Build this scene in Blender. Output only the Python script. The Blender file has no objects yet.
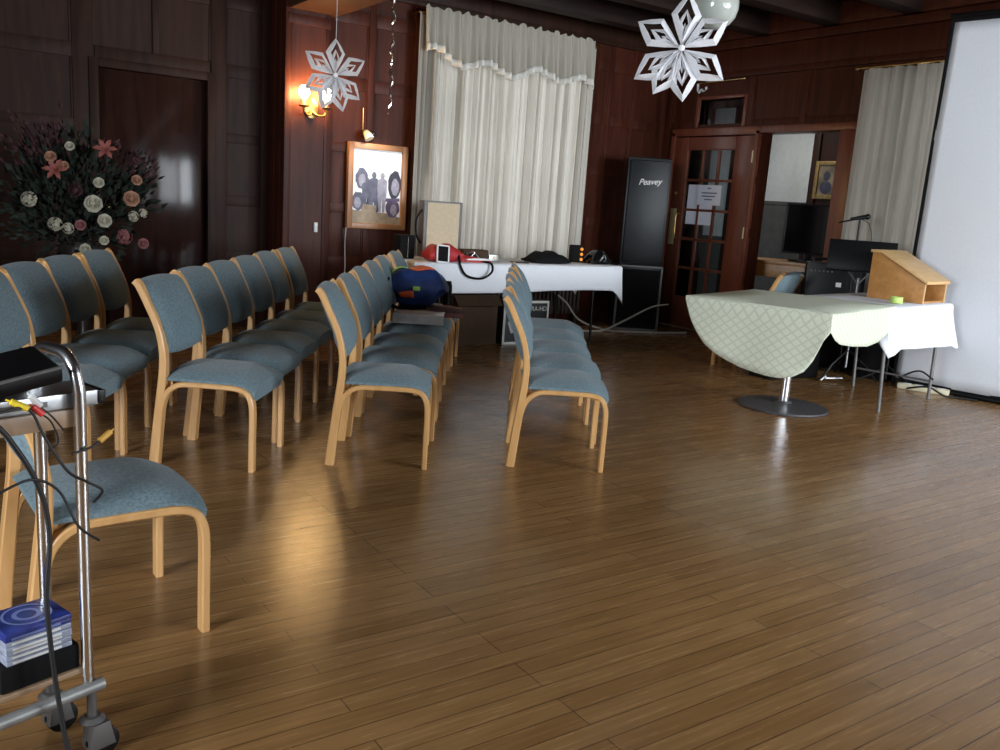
import bpy, bmesh, math, random
from mathutils import Vector, Matrix
random.seed(7)
PI = math.pi
SC = bpy.context.scene
COL = SC.collection
V = Vector

# ------------------------------------------------------------------ materials
def new_mat(name):
    m = bpy.data.materials.new(name); m.use_nodes = True
    nt = m.node_tree
    return m, nt, nt.nodes['Principled BSDF']

def coords(nt, scale=(1, 1, 1), rot=(0, 0, 0), kind='Object'):
    tc = nt.nodes.new('ShaderNodeTexCoord'); mp = nt.nodes.new('ShaderNodeMapping')
    nt.links.new(tc.outputs[kind], mp.inputs[0])
    mp.inputs['Scale'].default_value = scale; mp.inputs['Rotation'].default_value = rot
    return mp

def ramp(nt, fac, stops):
    r = nt.nodes.new('ShaderNodeValToRGB')
    els = r.color_ramp.elements
    while len(els) < len(stops): els.new(0.5)
    for e, (p, c) in zip(els, stops):
        e.position = p; e.color = (*c, 1)
    nt.links.new(fac, r.inputs[0])
    return r

def mat(name, col, rough=0.5, metal=0.0, var=0.12, nscale=8.0, bump=0.0, stretch=(1, 1, 1), spec=None, coat=0, emit=None, estr=0, trans=0, sheen=0):
    m, nt, b = new_mat(name)
    mp = coords(nt, stretch)
    n = nt.nodes.new('ShaderNodeTexNoise'); n.inputs['Scale'].default_value = nscale; n.inputs['Detail'].default_value = 5
    nt.links.new(mp.outputs[0], n.inputs['Vector'])
    lo = tuple(c * (1 - var) for c in col); hi = tuple(min(1, c * (1 + var)) for c in col)
    r = ramp(nt, n.outputs['Fac'], [(0.3, lo), (0.7, hi)])
    nt.links.new(r.outputs[0], b.inputs['Base Color'])
    b.inputs['Roughness'].default_value = rough; b.inputs['Metallic'].default_value = metal
    if spec is not None: b.inputs['Specular IOR Level'].default_value = spec
    if coat: b.inputs['Coat Weight'].default_value = coat
    if sheen: b.inputs['Sheen Weight'].default_value = sheen
    if trans: b.inputs['Transmission Weight'].default_value = trans
    if emit:
        b.inputs['Emission Color'].default_value = (*emit, 1); b.inputs['Emission Strength'].default_value = estr
    if bump:
        bp = nt.nodes.new('ShaderNodeBump'); bp.inputs['Strength'].default_value = bump; bp.inputs['Distance'].default_value = 0.01
        nt.links.new(n.outputs['Fac'], bp.inputs['Height']); nt.links.new(bp.outputs[0], b.inputs['Normal'])
    return m

def wood(name, dark, light, rough=0.35, stretch=(9, 9, 0.9), bump=0.03, coat=0.0, spec=None):
    m, nt, b = new_mat(name)
    mp = coords(nt, stretch)
    n = nt.nodes.new('ShaderNodeTexNoise'); n.inputs['Scale'].default_value = 2.4; n.inputs['Detail'].default_value = 8; n.inputs['Distortion'].default_value = 0.7
    nt.links.new(mp.outputs[0], n.inputs['Vector'])
    r = ramp(nt, n.outputs['Fac'], [(0.3, dark), (0.72, light)])
    nt.links.new(r.outputs[0], b.inputs['Base Color'])
    b.inputs['Roughness'].default_value = rough
    if spec is not None: b.inputs['Specular IOR Level'].default_value = spec
    bp = nt.nodes.new('ShaderNodeBump'); bp.inputs['Strength'].default_value = bump; bp.inputs['Distance'].default_value = 0.01
    nt.links.new(n.outputs['Fac'], bp.inputs['Height']); nt.links.new(bp.outputs[0], b.inputs['Normal'])
    return m

def floor_mat():
    m, nt, b = new_mat('floor_boards')
    mp = coords(nt)
    br = nt.nodes.new('ShaderNodeTexBrick')
    br.offset = 0.37; br.offset_frequency = 3
    br.inputs['Scale'].default_value = 1.0
    br.inputs['Brick Width'].default_value = 1.35; br.inputs['Row Height'].default_value = 0.066
    br.inputs['Mortar Size'].default_value = 0.0016; br.inputs['Mortar Smooth'].default_value = 0.1
    br.inputs['Bias'].default_value = 0.0
    br.inputs['Color1'].default_value = (0.245, 0.128, 0.046, 1); br.inputs['Color2'].default_value = (0.315, 0.175, 0.069, 1)
    br.inputs['Mortar'].default_value = (0.075, 0.038, 0.016, 1)
    nt.links.new(mp.outputs[0], br.inputs['Vector'])
    mp2 = coords(nt, (1.3, 22, 1))
    n = nt.nodes.new('ShaderNodeTexNoise'); n.inputs['Scale'].default_value = 3.0; n.inputs['Detail'].default_value = 7
    nt.links.new(mp2.outputs[0], n.inputs['Vector'])
    r = ramp(nt, n.outputs['Fac'], [(0.3, (0.80, 0.78, 0.76)), (0.7, (1.12, 1.12, 1.12))])
    mx = nt.nodes.new('ShaderNodeMixRGB'); mx.blend_type = 'MULTIPLY'; mx.inputs[0].default_value = 1
    nt.links.new(br.outputs['Color'], mx.inputs[1]); nt.links.new(r.outputs[0], mx.inputs[2])
    # broad wear
    n3 = nt.nodes.new('ShaderNodeTexNoise'); n3.inputs['Scale'].default_value = 0.9; n3.inputs['Detail'].default_value = 3
    nt.links.new(mp.outputs[0], n3.inputs['Vector'])
    r3 = ramp(nt, n3.outputs['Fac'], [(0.3, (0.80, 0.78, 0.75)), (0.7, (1.10, 1.09, 1.08))])
    mx2 = nt.nodes.new('ShaderNodeMixRGB'); mx2.blend_type = 'MULTIPLY'; mx2.inputs[0].default_value = 1
    nt.links.new(mx.outputs[0], mx2.inputs[1]); nt.links.new(r3.outputs[0], mx2.inputs[2])
    nt.links.new(mx2.outputs[0], b.inputs['Base Color'])
    rr = nt.nodes.new('ShaderNodeMapRange'); rr.inputs[3].default_value = 0.17; rr.inputs[4].default_value = 0.34
    nt.links.new(n.outputs['Fac'], rr.inputs[0]); nt.links.new(rr.outputs[0], b.inputs['Roughness'])
    b.inputs['Specular IOR Level'].default_value = 0.5
    bp = nt.nodes.new('ShaderNodeBump'); bp.inputs['Strength'].default_value = 0.10; bp.inputs['Distance'].default_value = 0.004
    nt.links.new(br.outputs['Fac'], bp.inputs['Height']); bp.invert = True
    nt.links.new(bp.outputs[0], b.inputs['Normal'])
    return m

def cloth_mat(name, col, lattice=None, translucent=0.0, bump=0.05, streak=None):
    m, nt, b = new_mat(name)
    mp = coords(nt)
    n = nt.nodes.new('ShaderNodeTexNoise'); n.inputs['Scale'].default_value = 160; n.inputs['Detail'].default_value = 2
    nt.links.new(mp.outputs[0], n.inputs['Vector'])
    src = ramp(nt, n.outputs['Fac'], [(0.3, tuple(c * 0.94 for c in col)), (0.7, tuple(min(1, c * 1.04) for c in col))]).outputs[0]
    if lattice:
        # diamond woven lattice drawn from the UV map (surface metres)
        tc = nt.nodes.new('ShaderNodeTexCoord'); outs = []
        for a in (1, -1):
            mp2 = nt.nodes.new('ShaderNodeMapping'); mp2.inputs['Rotation'].default_value = (0, 0, a * math.radians(52))
            nt.links.new(tc.outputs['UV'], mp2.inputs[0])
            w = nt.nodes.new('ShaderNodeTexWave'); w.inputs['Scale'].default_value = 7.0; w.bands_direction = 'X'; w.inputs['Distortion'].default_value = 0.15
            nt.links.new(mp2.outputs[0], w.inputs['Vector'])
            outs.append(ramp(nt, w.outputs['Fac'], [(0.80, (0, 0, 0)), (0.95, (1, 1, 1))]).outputs[0])
        mxx = nt.nodes.new('ShaderNodeMixRGB'); mxx.blend_type = 'LIGHTEN'; mxx.inputs[0].default_value = 1
        nt.links.new(outs[0], mxx.inputs[1]); nt.links.new(outs[1], mxx.inputs[2])
        mx = nt.nodes.new('ShaderNodeMixRGB'); nt.links.new(mxx.outputs[0], mx.inputs[0])
        nt.links.new(src, mx.inputs[1]); mx.inputs[2].default_value = (*lattice, 1)
        src = mx.outputs[0]
    if streak:
        mp3 = coords(nt, (9, 9, 0.5))
        n3 = nt.nodes.new('ShaderNodeTexNoise'); n3.inputs['Scale'].default_value = 1.6; n3.inputs['Detail'].default_value = 6
        nt.links.new(mp3.outputs[0], n3.inputs['Vector'])
        mp4 = coords(nt, (5, 5, .35)); n4 = nt.nodes.new('ShaderNodeTexNoise'); n4.inputs['Scale'].default_value = 12; n4.inputs['Detail'].default_value = 3
        nt.links.new(mp4.outputs[0], n4.inputs['Vector'])
        ad = nt.nodes.new('ShaderNodeMath'); ad.operation = 'MULTIPLY'; nt.links.new(n3.outputs['Fac'], ad.inputs[0]); nt.links.new(n4.outputs['Fac'], ad.inputs[1])
        r3 = ramp(nt, ad.outputs[0], [(0.17, streak), (0.30, (1, 1, 1))])
        mx = nt.nodes.new('ShaderNodeMixRGB'); mx.blend_type = 'MULTIPLY'; mx.inputs[0].default_value = 1
        nt.links.new(src, mx.inputs[1]); nt.links.new(r3.outputs[0], mx.inputs[2]); src = mx.outputs[0]
    nt.links.new(src, b.inputs['Base Color'])
    b.inputs['Roughness'].default_value = 0.9; b.inputs['Specular IOR Level'].default_value = 0.15
    bp = nt.nodes.new('ShaderNodeBump'); bp.inputs['Strength'].default_value = bump; bp.inputs['Distance'].default_value = 0.004
    nt.links.new(n.outputs['Fac'], bp.inputs['Height']); nt.links.new(bp.outputs[0], b.inputs['Normal'])
    if translucent:
        tr = nt.nodes.new('ShaderNodeBsdfTranslucent'); nt.links.new(src, tr.inputs[0])
        ms = nt.nodes.new('ShaderNodeMixShader'); ms.inputs[0].default_value = translucent
        out = nt.nodes['Material Output']
        nt.links.new(b.outputs[0], ms.inputs[1]); nt.links.new(tr.outputs[0], ms.inputs[2]); nt.links.new(ms.outputs[0], out.inputs[0])
    return m

def glass_mat(name, tint=(0.9, 0.95, 0.95), mixf=0.12):
    m, nt, b = new_mat(name)
    t = nt.nodes.new('ShaderNodeBsdfTransparent'); t.inputs[0].default_value = (*tint, 1)
    g = nt.nodes.new('ShaderNodeBsdfGlossy'); g.inputs['Roughness'].default_value = 0.03
    fr = nt.nodes.new('ShaderNodeFresnel'); fr.inputs[0].default_value = 1.45
    ms = nt.nodes.new('ShaderNodeMixShader')
    nt.links.new(fr.outputs[0], ms.inputs[0]); nt.links.new(t.outputs[0], ms.inputs[1]); nt.links.new(g.outputs[0], ms.inputs[2])
    nt.links.new(ms.outputs[0], nt.nodes['Material Output'].inputs[0])
    return m

M = {}
M['floor'] = floor_mat()
M['panel'] = wood('mahogany_panelling', (0.018, 0.0075, 0.0045), (0.040, 0.016, 0.0095), 0.50, (7, 7, 0.7), 0.02, spec=.14)
M['panel_r'] = wood('red_mahogany', (0.036, 0.0085, 0.0045), (0.074, 0.0190, 0.0090), 0.44, (7, 7, 0.7), 0.02, spec=.16)
M['doorwood'] = wood('polished_door_wood', (0.020, 0.0095, 0.008), (0.036, 0.016, 0.012), 0.11, (6, 6, 0.7), 0.012, spec=.1)
M['reddoor'] = wood('glazed_door_wood', (0.11, 0.028, 0.015), (0.19, 0.055, 0.028), 0.32, (8, 8, 0.8), 0.015)
M['ceil'] = wood('dark_ceiling_boards', (0.010, 0.0045, 0.003), (0.022, 0.010, 0.006), 0.6, (0.8, 9, 9), spec=.25)
M['beam'] = wood('ceiling_beam_wood', (0.055, 0.022, 0.011), (0.11, 0.045, 0.022), 0.40, (0.8, 9, 9))
M['beech'] = wood('beech_bentwood', (0.52, 0.27, 0.095), (0.64, 0.37, 0.15), 0.32, (11, 11, 1.0), 0.015)
M['fabric'] = mat('blue_grey_upholstery', (0.140, 0.200, 0.226), 0.92, var=0.3, nscale=110, bump=0.2, spec=0.15, sheen=0.15)
M['white_cloth'] = cloth_mat('white_cotton_cloth', (0.80, 0.82, 0.86))
M['green_cloth'] = cloth_mat('pale_green_damask', (0.70, 0.73, 0.58), lattice=(0.585, 0.615, 0.49))
M['curtain'] = cloth_mat('beige_curtain', (0.50, 0.465, 0.405), translucent=0.2, streak=(0.90, 0.89, 0.88))
M['valance'] = cloth_mat('beige_valance', (0.48, 0.445, 0.375), translucent=0.1)
M['braid'] = cloth_mat('white_braid', (0.78, 0.76, 0.70))
M['screen'] = cloth_mat('projection_fabric', (0.70, 0.72, 0.76))
M['black'] = mat('black_plastic', (0.004, 0.004, 0.0045), 0.4, spec=.25)
M['blackfab'] = mat('black_cloth', (0.005, 0.005, 0.0055), 0.85, nscale=60, bump=0.15, spec=.2)
M['grille'] = mat('speaker_grille', (0.0035, 0.0050, 0.0065), 0.36, nscale=300, var=0.4, bump=0.15, spec=.28)
M['chrome'] = mat('chromed_steel', (0.72, 0.73, 0.75), 0.24, 1.0, var=0.03)
M['steel'] = mat('brushed_steel', (0.36, 0.37, 0.38), 0.4, 1.0, var=0.1, nscale=20)
M['greymetal'] = mat('grey_painted_metal', (0.13, 0.125, 0.12), 0.45, 0.3)
M['railgrey'] = mat('dull_zinc', (0.26, 0.26, 0.25), 0.5, 0.4, var=.15, nscale=30)
M['castmetal'] = mat('cast_pedestal_base', (0.085, 0.085, 0.09), 0.5, 0.5, nscale=40, var=0.3)
M['brass'] = mat('brass', (0.62, 0.42, 0.16), 0.28, 1.0, var=0.1)
M['platebrass'] = mat('lacquered_brass_plate', (0.62, 0.54, 0.27), 0.42, 0.35, var=0.06)
M['hingebrass'] = mat('pale_polished_brass', (0.85, 0.74, 0.45), 0.4, 0.0, var=0.06)
M['darkbrass'] = mat('aged_brass', (0.30, 0.20, 0.07), 0.35, 1.0, var=0.2)
M['paper'] = mat('white_paper', (0.80, 0.80, 0.80), 0.85, var=0.03, spec=0.2)
M['starpaper'] = cloth_mat('folded_star_paper', (0.90, 0.90, 0.92), translucent=0.35, bump=0)
M['notice'] = mat('notice_paper', (0.72, 0.72, 0.80), 0.8, var=0.02, spec=0.2)
M['ink'] = mat('printed_ink', (0.10, 0.10, 0.13), 0.8)
M['oak'] = wood('oak_veneer', (0.42, 0.19, 0.050), (0.55, 0.27, 0.085), 0.38, (8, 1.5, 8))
M['oaklight'] = wood('oak_edging', (0.60, 0.36, 0.14), (0.70, 0.45, 0.2), 0.4, (8, 1.5, 8))
M['frameoak'] = wood('oak_picture_frame', (0.26, 0.11, 0.04), (0.34, 0.16, 0.065), 0.4, (9, 9, 1))
M['green_tape'] = mat('lime_tape', (0.50, 0.68, 0.16), 0.45, var=0.05)
M['cardboard'] = mat('brown_cardboard', (0.060, 0.032, 0.015), 0.85, nscale=14)
M['boxblack'] = mat('printed_black_card', (0.018, 0.020, 0.024), 0.5)
M['boxwhite'] = mat('printed_white_card', (0.66, 0.66, 0.60), 0.6, var=0.05)
M['radiator'] = mat('brown_radiator_paint', (0.070, 0.055, 0.045), 0.45)
M['white_plastic'] = mat('white_plastic', (0.74, 0.74, 0.72), 0.4, var=0.03)
M['cream_plastic'] = mat('cream_plastic', (0.66, 0.60, 0.42), 0.45, var=0.05)
M['greycable'] = mat('grey_cable_sheath', (0.42, 0.40, 0.37), 0.55)
M['beigebox'] = mat('beige_hardboard', (0.62, 0.50, 0.34), 0.7, nscale=30, var=0.06)
M['red'] = mat('red_nylon', (0.42, 0.018, 0.022), 0.6, nscale=30, bump=0.2)
M['navy'] = mat('navy_nylon', (0.016, 0.040, 0.155), 0.55, nscale=18, bump=0.3, var=0.3)
M['orange'] = mat('orange_nylon', (0.75, 0.13, 0.04), 0.55, nscale=20)
M['lime'] = mat('lime_nylon', (0.40, 0.68, 0.14), 0.55, nscale=20)
M['skyblue'] = mat('sky_blue_nylon', (0.10, 0.25, 0.55), 0.55, nscale=20)
M['brownfab'] = mat('red_brown_knit', (0.20, 0.085, 0.078), 0.9, nscale=40, bump=0.3, var=0.3)
M['foil'] = mat('film_with_painted_sheen', (0.80, 0.80, 0.83), 0.14, 0.05, nscale=6, var=0.4, bump=0.25)  # pale base colour stands in for the film's bright reflections
M['tinsel'] = mat('silver_tinsel', (0.80, 0.78, 0.74), 0.22, 1.0)
M['gold'] = mat('gold_tinsel', (0.72, 0.50, 0.13), 0.28, 1.0, nscale=60, var=0.5, bump=0.5)
M['opal'] = mat('opal_glass', (0.42, 0.45, 0.41), 0.12, var=0.02, coat=0.5)
M['bulb'] = mat('lit_bulb', (1, 0.8, 0.5), 0.4, emit=(1.0, 0.62, 0.25), estr=85)
M['amber'] = mat('amber_indicator', (0.8, 0.25, 0.03), 0.35, emit=(1.0, 0.35, 0.05), estr=0.25)
M['wallpaper'] = mat('pale_wallpaper', (0.55, 0.57, 0.55), 0.9, nscale=14, var=0.06)
M['dado'] = mat('grey_dado_wall', (0.085, 0.082, 0.075), 0.9, nscale=10)
M['carpet'] = mat('olive_carpet', (0.10, 0.075, 0.03), 0.95, nscale=50, var=0.3, bump=0.2)
M['glass'] = glass_mat('window_glass')
M['tvglass'] = mat('television_glass', (0.006, 0.006, 0.007), 0.12, var=0.02)
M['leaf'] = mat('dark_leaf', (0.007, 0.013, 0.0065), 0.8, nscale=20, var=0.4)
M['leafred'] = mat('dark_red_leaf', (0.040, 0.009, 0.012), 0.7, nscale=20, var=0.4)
M['rose_white'] = mat('cream_petal', (0.40, 0.37, 0.28), 0.8, nscale=30)
M['rose_pink'] = mat('dusky_pink_petal', (0.22, 0.075, 0.075), 0.8, nscale=30)
M['lily'] = mat('coral_petal', (0.24, 0.065, 0.05), 0.75, nscale=30)
M['peach'] = mat('peach_petal', (0.32, 0.16, 0.095), 0.75, nscale=30)
M['ceramic'] = mat('dark_ceramic', (0.03, 0.022, 0.02), 0.3)
M['trolleywood'] = wood('trolley_ply', (0.32, 0.20, 0.115), (0.42, 0.29, 0.18), 0.4, (1.5, 9, 9))
M['cable'] = mat('black_cable', (0.008, 0.008, 0.009), 0.5)
M['yellow'] = mat('yellow_plug', (0.80, 0.60, 0.03), 0.4)
M['redplug'] = mat('red_plug', (0.65, 0.04, 0.03), 0.4)
M['orangeplug'] = mat('amber_plug', (0.75, 0.42, 0.07), 0.4)
M['cdblue'] = mat('blue_printed_case', (0.02, 0.035, 0.20), 0.25, nscale=25, var=0.5)
M['cdclear'] = mat('clear_disc_case', (0.30, 0.33, 0.42), 0.2, nscale=60, var=0.25)
M['cdpale'] = mat('pale_blue_print', (0.16, 0.20, 0.45), 0.3)
M['poster'] = mat('poster_paper', (0.85, 0.86, 0.88), 0.35, var=0.02)
M['pgrey'] = mat('poster_blue_grey', (0.10, 0.105, 0.155), 0.5, nscale=18, var=0.35)
M['pgrey2'] = mat('poster_pale_grey', (0.30, 0.29, 0.36), 0.5, nscale=18, var=0.25)
M['pdark'] = mat('poster_dark', (0.030, 0.028, 0.05), 0.5, nscale=18, var=0.3)
M['ppurple'] = mat('poster_purple', (0.12, 0.085, 0.17), 0.5, nscale=18, var=0.3)
M['ptan'] = mat('poster_tan', (0.30, 0.23, 0.15), 0.5, nscale=12, var=0.3)
M['gilt'] = mat('gilt_frame', (0.26, 0.17, 0.06), 0.45, 0.5, nscale=30, var=0.3)
M['oldpaint'] = mat('dim_portrait_paint', (0.16, 0.12, 0.07), 0.5, nscale=6, var=0.7)

# ------------------------------------------------------------------ mesh helpers
def finish(name, bm, m, parent=None, smooth=40, mats=None):
    bmesh.ops.recalc_face_normals(bm, faces=bm.faces)
    me = bpy.data.meshes.new(name); bm.to_mesh(me); bm.free()
    for mm in (mats if mats else [m]): me.materials.append(mm)
    if smooth:
        for p in me.polygons: p.use_smooth = True
        me.set_sharp_from_angle(angle=math.radians(smooth))
    o = bpy.data.objects.new(name, me); COL.objects.link(o)
    if parent is not None: o.parent = parent
    return o

def tag(o, label, cat, group=None):
    o['label'] = label; o['category'] = cat
    if group: o['group'] = group
    return o

def thing(name, label, cat, loc=(0, 0, 0), rz=0.0, group=None):
    o = bpy.data.objects.new(name, None); o.empty_display_size = 0.1
    COL.objects.link(o); o.location = loc; o.rotation_euler = (0, 0, rz)
    return tag(o, label, cat, group)

def struct(name, bm, m, parent=None, smooth=30):
    o = finish(name, bm, m, parent, smooth)
    if parent is None: o['kind'] = 'structure'
    return o

def merge(bm, t, mtx=None, mi=0):
    mp = {}
    for v in t.verts: mp[v] = bm.verts.new(mtx @ v.co if mtx else v.co)
    for f in t.faces:
        try:
            nf = bm.faces.new([mp[v] for v in f.verts]); nf.material_index = mi
        except ValueError: pass
    t.free()

def box(bm, c, s, bev=0.0, mtx=None, seg=2, mi=0):
    t = bmesh.new(); bmesh.ops.create_cube(t, size=1)
    for v in t.verts: v.co = V((v.co.x * s[0], v.co.y * s[1], v.co.z * s[2])) + V(c)
    if bev: bmesh.ops.bevel(t, geom=t.edges[:], offset=bev, segments=seg, affect='EDGES', profile=0.6)
    merge(bm, t, mtx, mi); return bm

def box2(bm, a, b, bev=0.0, mtx=None, mi=0):
    c = [(a[i] + b[i]) / 2 for i in range(3)]; s = [abs(b[i] - a[i]) for i in range(3)]
    return box(bm, c, s, bev, mtx, 2, mi)

def catmull(pts, n=6, closed=False):
    pts = [V(p) for p in pts]; out = []
    N = len(pts)
    for i in range(N if closed else N - 1):
        g = (lambda k: pts[k % N]) if closed else (lambda k: pts[max(0, min(N - 1, k))])
        p0, p1, p2, p3 = g(i - 1), g(i), g(i + 1), g(i + 2)
        for k in range(n):
            t = k / n
            out.append(0.5 * ((2 * p1) + (p2 - p0) * t + (2 * p0 - 5 * p1 + 4 * p2 - p3) * t * t + (3 * p1 - p0 - 3 * p2 + p3) * t ** 3))
    if not closed: out.append(pts[-1].copy())
    return out

def tube(bm, pts, r, n=8, closed=False, mtx=None, mi=0):
    pts = [V(p) for p in pts]; N = len(pts)
    rs = r if isinstance(r, (list, tuple)) else [r] * N
    rings = []; ref = None
    for i, p in enumerate(pts):
        if closed: d = pts[(i + 1) % N] - pts[i - 1]
        else: d = pts[min(N - 1, i + 1)] - pts[max(0, i - 1)]
        if d.length < 1e-9: d = V((0, 0, 1))
        d.normalize()
        if ref is None:
            ref = V((0, 0, 1)) if abs(d.z) < 0.9 else V((1, 0, 0))
        a = ref - d * ref.dot(d)
        if a.length < 1e-6: a = d.orthogonal()
        a.normalize(); b = d.cross(a); ref = a
        ring = []
        for k in range(n):
            an = 2 * PI * k / n
            q = p + (a * math.cos(an) + b * math.sin(an)) * rs[i]
            ring.append(bm.verts.new(mtx @ q if mtx else q))
        rings.append(ring)
    R = range(N if closed else N - 1)
    for i in R:
        A, B = rings[i], rings[(i + 1) % N]
        for k in range(n):
            f = bm.faces.new((A[k], A[(k + 1) % n], B[(k + 1) % n], B[k])); f.material_index = mi
    if not closed:
        bm.faces.new(rings[0][::-1]).material_index = mi; bm.faces.new(rings[-1]).material_index = mi
    return bm

def lathe(bm, prof, n=24, c=(0, 0, 0), mtx=None, mi=0):
    rings = []
    for (r, z) in prof:
        ring = []
        for k in range(n):
            a = 2 * PI * k / n
            q = V((c[0] + r * math.cos(a), c[1] + r * math.sin(a), c[2] + z))
            ring.append(bm.verts.new(mtx @ q if mtx else q))
        rings.append(ring)
    for A, B in zip(rings, rings[1:]):
        for k in range(n):
            bm.faces.new((A[k], A[(k + 1) % n], B[(k + 1) % n], B[k])).material_index = mi
    bm.faces.new(rings[0][::-1]).material_index = mi; bm.faces.new(rings[-1]).material_index = mi
    return bm

def prism(bm, poly, z0, z1, mtx=None, bev=0.0, mi=0):
    """poly: (a, b) pairs extruded along the third axis"""
    t = bmesh.new()
    lo = [t.verts.new((p[0], p[1], z0)) for p in poly]; hi = [t.verts.new((p[0], p[1], z1)) for p in poly]
    n = len(poly)
    t.faces.new(lo[::-1]); t.faces.new(hi)
    for i in range(n): t.faces.new((lo[i], lo[(i + 1) % n], hi[(i + 1) % n], hi[i]))
    bmesh.ops.recalc_face_normals(t, faces=t.faces)
    if bev:
        es = [e for e in t.edges if abs(e.verts[0].co.z - e.verts[1].co.z) < 1e-6]
        bmesh.ops.bevel(t, geom=es, offset=bev, segments=2, affect='EDGES', profile=0.6)
    merge(bm, t, mtx, mi); return bm

XZ = Matrix(((1, 0, 0, 0), (0, 0, -1, 0), (0, 1, 0, 0), (0, 0, 0, 1)))   # (a,b,c) -> x=a, z=b, y=-c

def strip2d(path, th):
    """outline of a bent strip of thickness th along a 2-D path"""
    n = len(path); ths = th if isinstance(th, (list, tuple)) else [th] * n
    L, Rr = [], []
    for i in range(n):
        d = V(path[min(n - 1, i + 1)]) - V(path[max(0, i - 1)]); d.normalize()
        nn = V((-d.y, d.x)); p = V(path[i])
        L.append(p + nn * ths[i] / 2); Rr.append(p - nn * ths[i] / 2)
    return [tuple(p) for p in L + Rr[::-1]]

def quad_prism_strip(bm, path, th, y0, y1, bev=0.004, mi=0):
    prism_bands(bm, path, th, y0, y1)

def prism_bands(bm, path, th, y0, y1):
    n = len(path); ths = th if isinstance(th, (list, tuple)) else [th] * n
    rings = []
    c = 0.0045
    for i in range(n):
        d = V(path[min(n - 1, i + 1)]) - V(path[max(0, i - 1)]); d.normalize()
        nn = V((-d.y, d.x)); p = V(path[i]); h = ths[i] / 2
        ring = []
        for (s, y) in ((-h, y0 + c), (-h, y1 - c), (-h + c, y1), (h - c, y1), (h, y1 - c), (h, y0 + c), (h - c, y0), (-h + c, y0)):
            q = p + nn * s; ring.append(bm.verts.new((q.x, y, q.y)))
        rings.append(ring)
    for A, B in zip(rings, rings[1:]):
        for k in range(8): bm.faces.new((A[k], A[(k + 1) % 8], B[(k + 1) % 8], B[k]))
    bm.faces.new(rings[0][::-1]); bm.faces.new(rings[-1])

def pad(bm, nu, nv, top, bot, mi=0):
    """closed cushion from two (u,v) in [-1,1] surfaces that meet at the rim"""
    T = [[bm.verts.new(top(-1 + 2 * i / nu, -1 + 2 * j / nv)) for j in range(nv + 1)] for i in range(nu + 1)]
    B = [[bm.verts.new(bot(-1 + 2 * i / nu, -1 + 2 * j / nv)) for j in range(nv + 1)] for i in range(nu + 1)]
    for i in range(nu):
        for j in range(nv):
            bm.faces.new((T[i][j], T[i + 1][j], T[i + 1][j + 1], T[i][j + 1])).material_index = mi
            bm.faces.new((B[i][j], B[i][j + 1], B[i + 1][j + 1], B[i + 1][j])).material_index = mi
    rim = [(i, 0) for i in range(nu)] + [(nu, j) for j in range(nv)] + [(i, nv) for i in range(nu, 0, -1)] + [(0, j) for j in range(nv, 0, -1)]
    for k in range(len(rim)):
        a, b = rim[k], rim[(k + 1) % len(rim)]
        bm.faces.new((T[a[0]][a[1]], B[a[0]][a[1]], B[b[0]][b[1]], T[b[0]][b[1]])).material_index = mi
    return bm

def ico(bm, c, r, sub=2, sc=(1, 1, 1), jit=0.0, mtx=None, mi=0):
    t = bmesh.new(); bmesh.ops.create_icosphere(t, subdivisions=sub, radius=1)
    for v in t.verts:
        k = 1 + random.uniform(-jit, jit)
        v.co = V((v.co.x * sc[0] * r * k, v.co.y * sc[1] * r * k, v.co.z * sc[2] * r * k)) + V(c)
    merge(bm, t, mtx, mi); return bm

def sheet(bm, nu, nv, fn, thick=0.0):
    """open cloth sheet, fn(u,v) in [0,1]"""
    G = [[bm.verts.new(fn(i / nu, j / nv)) for j in range(nv + 1)] for i in range(nu + 1)]
    for i in range(nu):
        for j in range(nv): bm.faces.new((G[i][j], G[i + 1][j], G[i + 1][j + 1], G[i][j + 1]))
    return bm

def solid(o, t):
    md = o.modifiers.new('thickness', 'SOLIDIFY'); md.thickness = t; md.offset = 0
    return o

def text_mesh(txt, size, mtx, depth=0.0, shear=0.0, sx=1.0):
    cu = bpy.data.curves.new('lettering', 'FONT'); cu.body = txt; cu.size = size; cu.extrude = depth; cu.shear = shear
    cu.align_x = 'CENTER'; cu.align_y = 'CENTER'
    o = bpy.data.objects.new('lettering', cu); COL.objects.link(o)
    me = bpy.data.meshes.new_from_object(o.evaluated_get(bpy.context.evaluated_depsgraph_get()))
    bpy.data.objects.remove(o); bpy.data.curves.remove(cu)
    me.transform(Matrix.Diagonal((sx, 1, 1, 1))); me.transform(mtx)
    return me

def obj_from_mesh(name, me, m, parent=None):
    me.name = name; me.materials.clear(); me.materials.append(m)
    o = bpy.data.objects.new(name, me); COL.objects.link(o)
    if parent is not None: o.parent = parent
    return o

def frame_mtx(origin, xd, yd):
    x = V(xd).normalized(); y = V(yd).normalized(); z = x.cross(y)
    m = Matrix.Identity(4)
    for i in range(3): m[i][0], m[i][1], m[i][2], m[i][3] = x[i], y[i], z[i], origin[i]
    return m

def copy_tree(o, parent=None):
    c = o.copy(); COL.objects.link(c)
    if parent is not None: c.parent = parent
    for ch in list(o.children): copy_tree(ch, c)
    return c

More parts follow.
